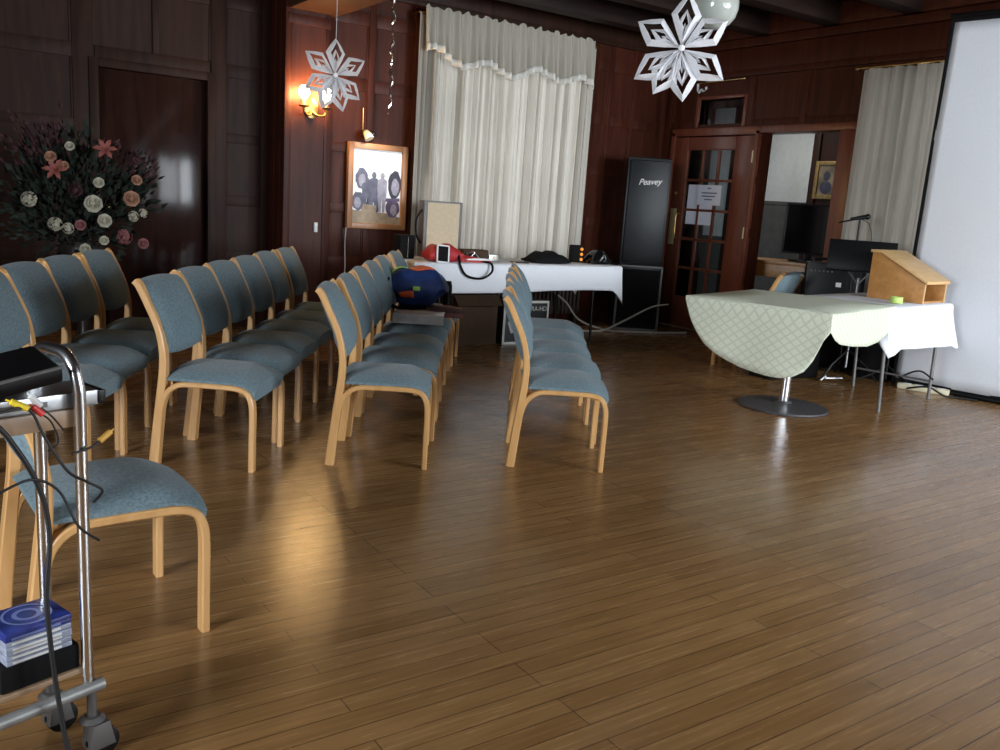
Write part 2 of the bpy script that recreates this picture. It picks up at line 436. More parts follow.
# ------------------------------------------------------------------ camera
F = 865.0
def cam_setup():
    d = V((208 - 500, 4700 - 375, F)); down = d.normalized()
    x = -97.0; y = 375 - (down[0] * (x - 500) + down[2] * F) / down[1]
    Y = V((x - 500, y - 375, F)).normalized(); Z = -down; X = Y.cross(Z)
    R = Matrix((X, Y, Z))
    cx, cy, cz = R @ V((1, 0, 0)), R @ V((0, -1, 0)), R @ V((0, 0, -1))
    m = Matrix.Identity(4)
    for i in range(3): m[i][0], m[i][1], m[i][2] = cx[i], cy[i], cz[i]
    m[2][3] = 1.27
    cam = bpy.data.cameras.new('camera'); cam.sensor_width = 36; cam.lens = F / 1000 * 36; cam.clip_start = 0.05
    o = bpy.data.objects.new('camera', cam); COL.objects.link(o); o.matrix_world = m
    SC.camera = o
cam_setup()
SC.view_settings.view_transform = 'Standard'; SC.view_settings.look = 'None'
SC.view_settings.gamma = 1; SC.view_settings.use_curve_mapping = False
SC.view_settings.exposure = 1.35

# ------------------------------------------------------------------ the setting
X0, XW, Y0, YL, YB = -3.2, 7.25, -2.6, 7.8, 7.5     # room: left, right, window side, recessed back, back with curtains
ZC = 3.25

b = bmesh.new(); box2(b, (X0 - .2, Y0 - .2, -0.1), (XW + 0.0, YL + .2, 0)); struct('floor', b, M['floor'])
b = bmesh.new(); box2(b, (X0 - .2, Y0 - .2, ZC), (XW + .2, YL + .2, ZC + .12)); struct('ceiling', b, M['ceil'])

def wall_boxes(bm, s0, s1, z0, z1, ops, put):
    """fills s0..s1 x z0..z1 leaving the openings (s,s,z,z)"""
    cuts = sorted({s0, s1, *[o[0] for o in ops], *[o[1] for o in ops]})
    for a, c in zip(cuts, cuts[1:]):
        mid = (a + c) / 2; zs = [(z0, z1)]
        for o in ops:
            if o[0] < mid < o[1]:
                nz = []
                for (p, q) in zs:
                    if o[2] > p: nz.append((p, min(q, o[2])))
                    if o[3] < q: nz.append((max(p, o[3]), q))
                zs = nz
        for (p, q) in zs:
            if q - p > 1e-4: put(a, c, p, q)

RAILS = [(0.0, 0.16), (0.58, 0.68), (1.08, 1.17), (1.62, 1.70), (2.16, 2.27), (2.72, 2.84), (3.02, 3.25)]
def panelling(bm, s0, s1, stiles, put, blocks=(), rails=RAILS, th=0.018):
    """stiles (centre, width) and rails standing proud of the wall; blocks are openings left free"""
    def clear(a, c, p, q):
        return not any(a < o[1] - 1e-4 and c > o[0] + 1e-4 and p < o[3] - 1e-4 and q > o[2] + 1e-4 for o in blocks)
    for (c, w) in stiles:
        zs = sorted({0.0, ZC, *[z for o in blocks if c - w / 2 < o[1] and c + w / 2 > o[0] for z in o[2:4]]})
        for p, q in zip(zs, zs[1:]):
            if clear(c - w / 2, c + w / 2, p, q): put(c - w / 2, c + w / 2, p, q, th)
    edges = sorted({s0, s1, *[x for (c, w) in stiles for x in (c - w / 2, c + w / 2)], *[x for o in blocks for x in o[0:2]]})
    for (p, q) in rails:
        for a, c in zip(edges, edges[1:]):
            if c - a > 0.02 and not any(abs((a + c) / 2 - st[0]) < st[1] / 2 for st in stiles) and clear(a, c, p, q): put(a, c, p, q, th * 0.85)
    # bead around each panel: thin fillets along the stiles
    for (c, w) in stiles:
        for e in (c - w / 2 - 0.008, c + w / 2 + 0.008):
            for (r0, r1) in zip(rails, rails[1:]):
                if s0 < e < s1 and clear(e - .008, e + .008, r0[1], r1[0]): put(e - 0.008, e + 0.008, r0[1], r1[0], th * 0.55)

# recessed back wall on the left, with the flush door
dl, dr, dz = 1.30, 2.19, 2.13
b = bmesh.new()
ops = [(dl, dr, 0, dz)]
wall_boxes(b, X0, 2.72, 0, ZC, ops, lambda a, c, p, q: box2(b, (a, YL, p), (c, YL + .15, q)))
panelling(b, X0, 2.72, [(-2.6, .1), (-1.75, .1), (-.9, .1), (-.05, .1), (.37, .11), (1.21, .15), (2.27, .13), (2.68, .08)],
          lambda a, c, p, q, t: box2(b, (a, YL - t, p), (c, YL + .002, q), 0.004), [(dl - .0, dr + .0, 0, dz)])
box2(b, (1.735, YL - .018, 2.27), (1.785, YL, 2.72), .004)
struct('wall_back_left', b, M['panel'])
b = bmesh.new()
box2(b, (dl + .01, YL + .05, .01), (dr - .01, YL + .09, dz - .01), .003)
d1 = struct('door_1', b, M['doorwood'])
b = bmesh.new(); lathe(b, [(.012, 0), (.012, .03), (.028, .035), (.03, .055), (.018, .065)], 16, mtx=Matrix.Translation((dl + .08, YL + .05, 1.02)) @ Matrix.Rotation(PI / 2, 4, 'X'))
finish('door_knob', b, M['darkbrass'], d1)
b = bmesh.new()
for (a, c, p, q) in ((dl - .05, dl + .02, 0, dz + .05), (dr - .02, dr + .05, 0, dz + .05), (dl + .02, dr - .02, dz - .02, dz + .049)):
    box2(b, (a, YL - .035, p), (c, YL + .05, q), .006)
struct('trim_1', b, M['panel'])
# step out to the lamp pilaster
b = bmesh.new(); box2(b, (2.72, 7.38, 0), (3.10, YL + .15, ZC)); box2(b, (2.70, 7.37, 0), (2.76, 7.43, ZC), .006)
box2(b, (2.712, 7.52, 0), (2.73, 7.56, ZC), .004); box2(b, (2.712, 7.66, 0), (2.73, 7.70, ZC), .004)
box2(b, (3.06, 7.372, 0), (3.10, 7.42, ZC), .005)
for (p, q) in ((0, .16), (2.62, 2.70)): box2(b, (2.72, 7.365, p), (3.1, 7.39, q), .005)
struct('wall_pilaster', b, M['panel_r'])
# back wall with the curtained window
b = bmesh.new()
win = (4.15, 5.98, .75, 2.80)
wall_boxes(b, 3.1, XW + .15, 0, ZC, [win], lambda a, c, p, q: box2(b, (a, YB, p), (c, YB + .15, q)))
panelling(b, 3.1, XW, [(3.14, .08), (3.55, .07), (4.02, .09), (6.14, .09), (6.38, .045), (6.72, .05), (7.20, .10)],
          lambda a, c, p, q, t: box2(b, (a, YB - t, p), (c, YB + .002, q), 0.004), [win])
struct('wall_back', b, M['panel_r'])
def window(name, put, s0, s1, z0, z1, nv, nh):
    b = bmesh.new(); w = .05
    for (a, c, p, q) in ((s0, s0 + w, z0, z1), (s1 - w, s1, z0, z1), (s0, s1, z0, z0 + w), (s0, s1, z1 - w, z1)): put(b, a, c, p, q, .06)
    for i in range(1, nv): s = s0 + (s1 - s0) * i / nv; put(b, s - .02, s + .02, z0, z1, .045)
    for i in range(1, nh): z = z0 + (z1 - z0) * i / nh; put(b, s0, s1, z - .02, z + .02, .045)
    return struct(name, b, M['panel'])
window('window_1', lambda b, a, c, p, q, t: box2(b, (a, YB + .05, p), (c, YB + .05 + t, q), .003), *win, 3, 3)

# right wall: glazed door, transom light above, doorway to the next room, curtained window
gd = (6.15, 7.29, 0, 2.12)      # glazed door
trn = (6.36, 6.98, 2.24, 2.50)   # transom light
ow = (5.165, 6.09, 0, 2.13)      # open doorway
rw = (3.2, 4.9, .8, 2.60)
fr_ = (-.9, 1.5, .8, 2.65)
b = bmesh.new()
wall_boxes(b, Y0, YB + .15, 0, ZC, [gd, trn, ow, rw], lambda a, c, p, q: box2(b, (XW, a, p), (XW + .15, c, q)))
panelling(b, Y0, YB, [(7.44, .12), (7.05, .06), (6.29, .08), (5.62, .06), (2.9, .1), (2.0, .1), (1.1, .1), (.2, .1), (-.7, .1), (-1.6, .1)],
          lambda a, c, p, q, t: box2(b, (XW - t, a, p), (XW + .002, c, q), 0.004), [gd, trn, ow, rw])
box2(b, (XW - .03, 7.40, 0), (XW, 7.5, ZC), .006)
struct('wall_right', b, M['panel_r'])
b = bmesh.new()
for i, (z0, z1, t) in enumerate(((2.70, 2.76, .05), (2.76, 2.98, .03), (2.98, 3.06, .08), (3.06, ZC, .14))):
    box2(b, (XW - t, Y0, z0), (XW, YB, z1), .008)
struct('trim_2', b, M['panel_r'])
b = bmesh.new()
for i, (z0, z1, t) in enumerate(((2.98, 3.03, .04), (3.03, 3.18, .03), (3.18, ZC, .07))):
    box2(b, (3.1, YB - t, z0), (XW, YB, z1), .008)
struct('trim_3', b, M['panel'])
# doorway lining
b = bmesh.new()
for (a, c, p, q) in ((gd[0] - .05, gd[0], 0, 2.16), (gd[1], gd[1] + .05, 0, 2.16), (gd[0] - .05, gd[1] + .05, 2.12, 2.20), (ow[0] - .19, ow[0], 0, 2.13), (ow[0] - .19, ow[1] + .01, 2.13, 2.2)):
    box2(b, (XW - .04, a, p), (XW + .17, c, q), .006)
for (a, c, p, q) in ((trn[0] - .04, trn[0], trn[2] - .03, trn[3] + .03), (trn[1], trn[1] + .04, trn[2] - .03, trn[3] + .03), (trn[0], trn[1], trn[3], trn[3] + .03)):
    box2(b, (XW - .03, a, p), (XW + .16, c, q), .004)
struct('trim_4', b, M['reddoor'])
b = bmesh.new(); box2(b, (XW + .06, trn[0], trn[2]), (XW + .066, trn[1], trn[3])); w2 = struct('window_2', b, M['glass'], smooth=0)
window('window_3', lambda b, a, c, p, q, t: box2(b, (XW + .05, a, p), (XW + .05 + t, c, q), .003), *rw, 3, 2)

# glazed door leaf
b = bmesh.new(); dx0, dx1 = XW - .015, XW + .03
y0, y1 = gd[0] + .005, gd[1] - .005
st = .20
for (a, c, p, q) in ((y0, y0 + st + .06, .01, 2.11), (y1 - st, y1, .01, 2.11), (y0 + st + .06, y1 - st, .011, .36), (y0 + st + .06, y1 - st, 1.97, 2.109)):
    box2(b, (dx0, a, p), (dx1, c, q), .006)
gy0, gy1, gz0, gz1 = y0 + st + .06, y1 - st, .36, 1.97
for i in range(1, 3):
    s = gy0 + (gy1 - gy0) * i / 3; box2(b, (dx0 + .008, s - .014, gz0), (dx1 - .008, s + .014, gz1), .004)
for i in range(1, 5):
    z = gz0 + (gz1 - gz0) * i / 5; box2(b, (dx0 + .008, gy0, z - .014), (dx1 - .008, gy1, z + .014), .004)
d2 = struct('door_2', b, M['reddoor'])
b = bmesh.new(); box2(b, (XW + .005, gy0, gz0), (XW + .010, gy1, gz1)); finish('glazing', b, M['glass'], d2, 0)
b = bmesh.new(); box2(b, (dx0 - .004, y1 - .115, .93), (dx0, y1 - .025, 1.33), .001); finish('push_plate', b, M['platebrass'], d2)
b = bmesh.new(); tube(b, catmull([(dx0, y1 - .165, 1.0), (dx0 - .05, y1 - .165, 1.02), (dx0 - .055, y1 - .165, 1.14), (dx0 - .05, y1 - .165, 1.26), (dx0, y1 - .165, 1.28)], 5), .009); finish('pull_handle', b, M['brass'], d2)
b = bmesh.new(); lathe(b, [(.02, 0), (.02, .006), (.009, .012)], 14, mtx=Matrix.Translation((dx0, y1 - .08, 1.50)) @ Matrix.Rotation(-PI / 2, 4, 'Y')); finish('keyhole_cover', b, M['brass'], d2)
for z in (1.84, 1.06, .3):
    b = bmesh.new(); tube(b, [(dx0 - .008, y0 - .008, z), (dx0 - .008, y0 - .008, z + .12)], .011, 10); box2(b, (dx0 - .003, y0, z), (dx0, y0 + .03, z + .12)); finish('hinge', b, M['hingebrass'], d2)

# remaining walls with the daylight windows behind the viewer
WINS = [(2.5, 3.9, .85, 2.75), (4.5, 5.9, .85, 2.75), (6.1, 7.1, .85, 2.75)]
b = bmesh.new()
wall_boxes(b, X0, XW + .15, 0, ZC, WINS, lambda a, c, p, q: box2(b, (a, Y0 - .15, p), (c, Y0, q)))
panelling(b, X0, XW, [(-2.5, .1), (-1.5, .1), (-.5, .1), (.5, .1), (1.5, .1), (2.4, .1), (4.2, .15), (6.0, .1)], lambda a, c, p, q, t: box2(b, (a, Y0, p), (c, Y0 + t, q), 0.004), WINS)
struct('wall_front', b, M['panel'])
for i, w in enumerate(WINS):
    window('window_%d' % (4 + i), lambda b, a, c, p, q, t: box2(b, (a, Y0 - .1, p), (c, Y0 - .1 + t, q), .003), *w, 3, 3)
LW = (-.25, 1.65, .85, 2.65)
b = bmesh.new(); wall_boxes(b, Y0 - .15, YL + .15, 0, ZC, [LW], lambda a, c, p, q: box2(b, (X0 - .15, a, p), (X0, c, q)))
panelling(b, Y0, YL, [(-2 + i * 1.1, .1) for i in range(9)], lambda a, c, p, q, t: box2(b, (X0, a, p), (X0 + t, c, q), 0.004), [LW])
struct('wall_left', b, M['panel'])
window('window_7', lambda b, a, c, p, q, t: box2(b, (X0 - .1, a, p), (X0 - .1 + t, c, q), .003), *LW, 3, 3)
# beams
b = bmesh.new()
box2(b, (2.73, Y0, 2.735), (3.17, YB, ZC), .01)
struct('trim_5', b, M['beam'])
b = bmesh.new()
box2(b, (X0, 6.9, 3.03), (2.72, 7.1, ZC), .01)
for yy in (.9, 2.1, 3.3, 4.55, 5.35, 6.15, 6.95):
    box2(b, (3.12, yy - .09, 3.06), (XW, yy + .09, ZC), .012)
struct('trim_6', b, M['ceil'])

# next room beyond the doorway
b = bmesh.new(); box2(b, (XW, 3.6, -.1), (10.6, 9.6, 0)); struct('floor_next_room', b, M['carpet'])
b = bmesh.new(); box2(b, (XW + .15, 3.6, 2.75), (10.6, 9.6, 2.85)); struct('ceiling_next_room', b, M['ceil'])
b = bmesh.new()
box2(b, (9.5, 7.08, 1.50), (9.6, 8.15, 2.75)); box2(b, (9.5, 8.45, 1.0), (9.6, 8.85, 2.75))
struct('wall_next_room_upper', b, M['wallpaper'])
b = bmesh.new()
box2(b, (9.5, 7.08, 0), (9.58, 8.15, 1.50)); box2(b, (9.5, 8.45, 0), (9.58, 8.85, 1.0)); box2(b, (9.49, 7.06, 1.48), (9.5, 8.15, 1.52))
struct('wall_next_room_lower', b, M['dado'])
b = bmesh.new()
box2(b, (9.45, 3.6, 0), (9.6, 7.08, 2.75)); box2(b, (9.46, 8.15, 0), (9.6, 8.45, 2.75)); box2(b, (9.46, 8.85, 0), (9.6, 9.6, 2.75))
box2(b, (XW + .15, 9.5, 0), (9.6, 9.6, 2.75)); box2(b, (XW + .15, 3.6, 0), (9.6, 3.7, 2.75)); box2(b, (9.42, 7.0, 0), (9.5, 7.1, 2.75), .006)
struct('wall_next_room', b, M['panel'])

# ------------------------------------------------------------------ chairs
CW = 0.235
POST = [(0.0, 0.0), (.016, .16), (.036, .34), (.046, .44), (.047, .54), (.026, .65), (-.020, .76), (-.056, .835), (-.076, .858)]
def post_at(z):
    for p, q in zip(POST, POST[1:]):
        if p[1] <= z <= q[1]: return p[0] + (q[0] - p[0]) * (z - p[1]) / (q[1] - p[1])
    return POST[-1][0]
OX = -.23
def make_chair():
    t = bpy.data.objects.new('upholstered_chair', None); t.empty_display_size = .1; COL.objects.link(t)
    fine = [tuple(p.to_2d()) for p in catmull([(a, c, 0) for a, c in POST], 4)]
    n = len(fine); th = [.044 - .016 * min(1, i / (n * .55)) for i in range(n)]
    front = [(.024, .20), (.040, .29), (.064, .352), (.115, .391), (.19, .397), (.30, .397), (.375, .394), (.420, .378), (.443, .340), (.450, .28), (.449, .14), (.448, 0)]
    ffine = [tuple(p.to_2d()) for p in catmull([(a, c, 0) for a, c in front], 3)]
    for s in (-1, 1):
        a, c = sorted((s * CW, s * (CW - .045)))
        b = bmesh.new(); prism_bands(b, [(x + OX, z) for x, z in fine], th, a, c); finish('rear_leg', b, M['beech'], t)
        b = bmesh.new(); prism_bands(b, [(x + OX, z) for x, z in ffine], .024, a + .0012, c - .0012); finish('front_leg', b, M['beech'], t)
    # seat cushion with a waterfall front
    def top(u, v):
        x = .036 + (u + 1) / 2 * .424; hw = .222 - .012 * max(0, u) ** 3
        z = .443 + .016 * (1 - v * v) * (1 - .3 * u * u) - .022 * abs(v) ** 6
        if x > .34: z -= .62 * (x - .34) ** 1.55 * 1.9
        if u < -.85: z -= .02 * ((-.85 - u) / .15)
        return V((x + OX, v * hw, z))
    def bot(u, v):
        x = .040 + (u + 1) / 2 * .412; hw = .222 - .012 * max(0, u) ** 3
        z = .409 if x < .37 else .409 - .95 * (x - .37)
        return V((x + OX, v * hw, z))
    b = bmesh.new(); pad(b, 18, 14, top, bot); finish('seat', b, M['fabric'], t, 60)
    # back pad between the posts
    def back(sgn):
        def f(u, v):
            z = .532 + (u + 1) / 2 * .320
            hw = CW - .022 if u > -.6 else (CW - .022) * (1 - .14 * ((-.6 - u) / .4) ** 2)
            zz = z + .016 * (1 - v * v) * max(0, u) ** 2 - .012 * (1 - v * v) * max(0, -u) ** 3 * 1.2
            rim = (1 - abs(u) ** 4) * (1 - abs(v) ** 4)
            x = post_at(min(zz, .857)) + sgn * (.011 + (.036 if sgn > 0 else .034) * rim)
            return V((x + OX, v * hw, zz))
        return f
    b = bmesh.new(); pad(b, 16, 14, back(1), back(-1)); finish('backrest', b, M['fabric'], t, 60)
    b = bmesh.new(); box2(b, (.060 + OX, -CW + .04, .37), (.080 + OX, CW - .04, .41), .004); box2(b, (.38 + OX, -CW + .04, .362), (.40 + OX, CW - .04, .388), .004)
    finish('seat_rail', b, M['beech'], t)
    for ch in t.children:
        ch.data.transform(Matrix.Diagonal((1, 1, .965, 1)))
    return t

FD = math.radians(-34.4)
TOPX = -.305
proto = make_chair(); used = [False]
CH = 'chairs set out in rows'
def chair(px, py, ang, label, group=CH, at_top=True):
    """(px,py): floor point under the near top corner of its back"""
    o = proto if not used[0] else copy_tree(proto); used[0] = True
    f = V((math.cos(ang), math.sin(ang))); l = V((-f.y, f.x))
    c = V((px, py)) - f * TOPX + l * CW if at_top else V((px, py))
    o.location = (c.x, c.y, 0); o.rotation_euler = (0, 0, ang)
    return tag(o, label, 'chair', group)
R = math.radians
words = ['nearest', 'second', 'third', 'fourth', 'fifth', 'sixth']
rows = [
    ([(2.322, 3.354, -34), (2.624, 3.767, -34), (2.906, 4.189, -35), (3.206, 4.592, -34), (3.509, 4.993, -34)], 'in the row beside the pale green tablecloth'),
    ([(1.52, 3.698, -31), (1.801, 4.123, -32), (2.073, 4.553, -33), (2.352, 4.992, -34), (2.63, 5.409, -34), (3.002, 5.939, -36)], 'in the row holding the navy bag'),
    ([(.800, 4.00, -37), (1.055, 4.415, -37), (1.320, 4.81, -36), (1.588, 5.205, -36), (1.855, 5.605, -35), (2.145, 6.01, -35)], 'in the row ending below the wall lamp'),
    ([(.103, 4.05, -30), (.309, 4.501, -30), (.532, 4.929, -30), (.772, 5.349, -30)], 'in the row in front of the flower arrangement'),
]
for pts, where in rows:
    for i, (x, y, a) in enumerate(pts):
        last = i == len(pts) - 1
        chair(x, y, R(a), 'blue-grey chair, %s %s' % ('farthest one' if last else words[i] + (' one' if i == 0 else ' from the near end'), where))
chair(.415, 2.555, R(4), 'single blue-grey chair standing apart behind the chrome trolley', at_top=False)

# ------------------------------------------------------------------ draped cloth
def drape(name, corners, z, drops, m, flare=.04, ripple=.008, n=26, rows_=9, seed=0, parent=None):
    """cloth over a quad top; drops(e, s) = hang at edge e, fraction s. Four skirts plus the top as one sheet."""
    rnd = random.Random(seed); ph = [rnd.uniform(0, 6) for _ in range(4)]
    bm = bmesh.new(); uvl = bm.loops.layers.uv.new('UVMap')
    P = [V((c[0], c[1], z)) for c in corners]; cen = sum(P, V()) / 4
    per = []
    for e in range(4):
        A, B = P[e], P[(e + 1) % 4]; d = (B - A).normalized(); nrm = V((d.y, -d.x, 0))
        if nrm.dot((A + B) / 2 - cen) < 0: nrm = -nrm
        L = (B - A).length
        for k in range(n):
            s = k / n
            w = 0.0
            prevd = None
            if s < .06: 
                Z_, A0 = P[e - 1], P[e]; d0 = (A0 - Z_).normalized(); n0 = V((d0.y, -d0.x, 0))
                if n0.dot((A0 + Z_) / 2 - cen) < 0: n0 = -n0
                nn = (nrm * (s / .06 * .5 + .5) + n0 * (.5 - s / .06 * .5)).normalized()
            else: nn = nrm
            per.append((A + (B - A) * s, nn, drops(e, s), e, s, L))
    N = len(per); rings = [[], ]
    ruv = {}
    x0 = (P[1] - P[0]).normalized(); y0_ = V((-x0.y, x0.x, 0))
    def uv0(q): return ((q - P[0]).dot(x0), (q - P[0]).dot(y0_))
    for (q, nn, d, e, s, L) in per:
        v = bm.verts.new(q - nn * .006 + V((0, 0, .004))); rings[0].append(v); ruv[v] = uv0(q)
    for r in range(1, rows_ + 1):
        t = r / rows_; ring = []
        for (q, nn, d, e, s, L) in per:
            off = .006 + flare * (t ** 1.3) * d / .3 + ripple * math.sin(s * L * 15 + ph[e] + t) * t
            off = max(off, .006)
            v = bm.verts.new(q + nn * off + V((0, 0, .004 - .004 * (r > 1) - d * t + (.0 if r > 1 else d * t * .6)))); ring.append(v)
            u = uv0(q); nl = (nn.dot(x0), nn.dot(y0_)); ruv[v] = (u[0] + nl[0] * d * t, u[1] + nl[1] * d * t)
        rings.append(ring)
    for A, B in zip(rings, rings[1:]):
        for k in range(N): bm.faces.new((A[k], A[(k + 1) % N], B[(k + 1) % N], B[k]))
    # top as a grid
    def grid(i, j):
        a, b_ = i / n, j / n
        return None
    cv = bm.verts.new(cen + V((0, 0, .004))); ruv[cv] = uv0(cen)
    mid = []
    for v in rings[0]:
        w = bm.verts.new(v.co.lerp(cv.co, .5)); ruv[w] = uv0(w.co); mid.append(w)
    for k in range(N):
        bm.faces.new((rings[0][(k + 1) % N], rings[0][k], mid[k], mid[(k + 1) % N])); bm.faces.new((mid[(k + 1) % N], mid[k], cv))
    for f in bm.faces:
        for l in f.loops: l[uvl].uv = ruv[l.vert]
    o = finish(name, bm, m, parent, 50); solid(o, .003)
    return o

# back table under its white cloth
TZ = .735
tb = [(3.42, 6.28), (5.70, 6.30), (5.70, 6.98), (3.42, 6.96)]
t = thing('trestle_table', 'long trestle table under a white cloth in front of the beige curtains', 'table', (4.56, 6.63, 0))
b = bmesh.new(); box2(b, (-1.13, -.33, TZ - .03), (1.13, .33, TZ - .002), .006); finish('tabletop', b, M['oak'], t)
for sx in (-1, 1):
    for sy in (-1, 1):
        b = bmesh.new(); tube(b, [(sx * .85, sy * .29, 0), (sx * .85, sy * .27, TZ - .03)], .013, 10); finish('leg', b, M['black'], t)
o = drape('tablecloth', tb, TZ, lambda e, s: (.235 + .012 * math.sin(6 * s)) + .075 * max(0, 1 - min(s, 1 - s) / .05) + (.05 * (s < .02)), M['white_cloth'], flare=.03, ripple=.006, n=44, seed=3)
tag(o, 'white cloth on the long table in front of the beige curtains', 'tablecloth')

# pedestal table with pale green cloth
c0 = V((4.93, 3.70)); ga = V((math.cos(R(17)), math.sin(R(17)))); gb = V((-ga.y, ga.x))
GZ = .732; gh = .53
def gp(a, bb): return (c0.x + ga.x * a + gb.x * bb, c0.y + ga.y * a + gb.y * bb)
t = thing('pedestal_table', 'square pedestal table on a round dark base under the pale green cloth', 'table', (4.99, 3.73, 0), R(17))
b = bmesh.new(); box2(b, (-gh - .03, -gh + .10, GZ - .03), (gh - .08, gh - .02, GZ - .002), .008); finish('tabletop', b, M['oak'], t)
b = bmesh.new(); lathe(b, [(.30, 0), (.305, .006), (.30, .016), (.20, .026), (.06, .036), (.05, .05)], 40); finish('base', b, M['castmetal'], t)
b = bmesh.new(); lathe(b, [(.036, .045), (.036, GZ - .05), (.10, GZ - .045), (.10, GZ - .03)], 24); finish('column', b, M['chrome'], t)
def lerp_tab(tab, s):
    for (p, q) in zip(tab, tab[1:]):
        if p[0] <= s <= q[0]:
            k = (s - p[0]) / (q[0] - p[0]); k = k * k * (3 - 2 * k) if len(tab) > 99 else k
            return p[1] + (q[1] - p[1]) * k
    return tab[-1][1]
def circ(L, h, r, s0):
    return None
gc = [gp(-gh, gh), (4.575, 3.155), (5.66, 3.415), gp(gh + .05, gh)]
def gdrop(e, s):
    if e == 0:   # long left side L -> F, a circular segment
        return lerp_tab([(0, .02), (.03, .09), (.06, .155), (.12, .23), (.19, .295), (.27, .34), (.36, .375), (.46, .405), (.56, .42), (.66, .43), (.74, .43), (.82, .41), (.89, .365), (.94, .28), (.97, .18), (1, .12)], s)
    if e == 1:   # front right side F -> R
        return lerp_tab([(0, .11), (.04, .16), (.10, .19), (.3, .22), (.5, .235), (.7, .225), (.85, .18), (.95, .10), (1, .03)], s)
    if e == 2: return .012
    return .012 + .2 * math.sin(PI * s)
o = drape('tablecloth', gc, GZ + .010, gdrop, M['green_cloth'], flare=.035, ripple=.004, n=44, seed=5)
tag(o, 'pale green lattice-patterned cloth hanging in a half circle off the pedestal table', 'tablecloth')

# folding table with white cloth beside it
wa = V((math.cos(R(8)), math.sin(R(8)))); wb = V((-wa.y, wa.x)); w0 = V((5.545, 3.385))
def wp(a, bb): return (w0.x + wa.x * a + wb.x * bb, w0.y + wa.y * a + wb.y * bb)
t = thing('folding_table', 'folding table with thin grey legs under a white cloth beside the projector screen', 'table', (w0.x, w0.y, 0), R(8))
b = bmesh.new(); box2(b, (.01, .01, GZ - .028), (1.06, .69, GZ - .004), .005); finish('tabletop', b, M['white_plastic'], t)
for (a0, b0, a1, b1) in ((.035, -.015, .05, .03), (.905, -.005, .965, .03), (.80, .545, .84, .60), (-.085, .64, .02, .64)):
    b = bmesh.new(); tube(b, [(a0, b0, 0), (a1, b1, GZ - .03)], .0125, 10); finish('leg', b, M['greymetal'], t)
b = bmesh.new(); tube(b, [(.92, .0, .14), (.815, .56, .15)], .008, 8); finish('brace', b, M['greymetal'], t)
wc = [wp(0.0, 0.0), wp(1.08, 0.0), wp(1.08, .70), wp(0.0, .70)]
def wdrop(e, s):
    if e == 0: return .275 + .055 * max(0, 1 - s / .06) + .03 * max(0, (s - .9) / .1) + .035 * s
    if e == 1: return .30 + .03 * max(0, 1 - s / .05)
    if e == 3: return .012 + .26 * max(0, (s - .86) / .14)
    return .12
o = drape('tablecloth', wc, GZ, wdrop, M['white_cloth'], flare=.085, ripple=.005, n=40, seed=8)
tag(o, 'bright white cloth on the folding table under the wooden lectern', 'tablecloth')

# lectern
lu = V((math.cos(R(-82)), math.sin(R(-82)))); lw = V((-lu.y, lu.x)); lo = V((6.10, 3.93))
lm = Matrix(((lu.x, lw.x, 0, lo.x), (lu.y, lw.y, 0, lo.y), (0, 0, 1, GZ + .008), (0, 0, 0, 1)))
t = thing('lectern', 'small oak table-top lectern with sloping top and open back', 'lectern', (0, 0, 0)); t.matrix_world = lm
LD, LWd, H1, H0 = .42, .40, .345, .145
for yy in (0, LWd - .018):
    b = bmesh.new(); prism(b, [(0, 0), (LD, 0), (LD, H0), (.06, H1), (0, H1)], -yy - .018, -yy, XZ, .002); finish('side_panel', b, M['oak'], t)
b = bmesh.new(); box2(b, (0, .018, 0), (.016, LWd - .018, H1), .002); finish('front_panel', b, M['oak'], t)
b = bmesh.new(); box2(b, (.016, .018, 0), (LD - .01, LWd - .018, .014), .002); finish('bottom_panel', b, M['oak'], t)
b = bmesh.new(); prism(b, [(-.012, H1), (.07, H1), (LD + .02, H0 - .002), (LD + .02, H0 + .02), (.075, H1 + .02), (-.012, H1 + .02)], -LWd - .012, .012, XZ, .002); finish('sloping_top', b, M['oaklight'], t)
for yy in (0, LWd - .018):
    b = bmesh.new(); box2(b, (LD - .002, yy, 0), (LD + .004, yy + .018, H0)); finish('edging', b, M['oaklight'], t)
# roll of tape
b = bmesh.new(); lathe(b, [(.030, 0), (.042, 0), (.044, .003), (.044, .042), (.042, .045), (.030, .045), (.028, .042), (.028, .003)], 28, (5.905, 3.565, GZ + .012)); 
tag(finish('tape_roll', b, M['green_tape']), 'lime green roll of tape on the table beside the lectern', 'tape')

# ------------------------------------------------------------------ projector screen
sa = V((.165, -.986)); sa.normalize(); sp0 = V((6.74, 4.00))
sm = frame_mtx((sp0.x, sp0.y, 0), (sa.x, sa.y, 0), (.022, .004, 1))
t = thing('projector_screen', 'large white projection screen with black borders standing at the right', 'projector screen'); t.matrix_world = sm
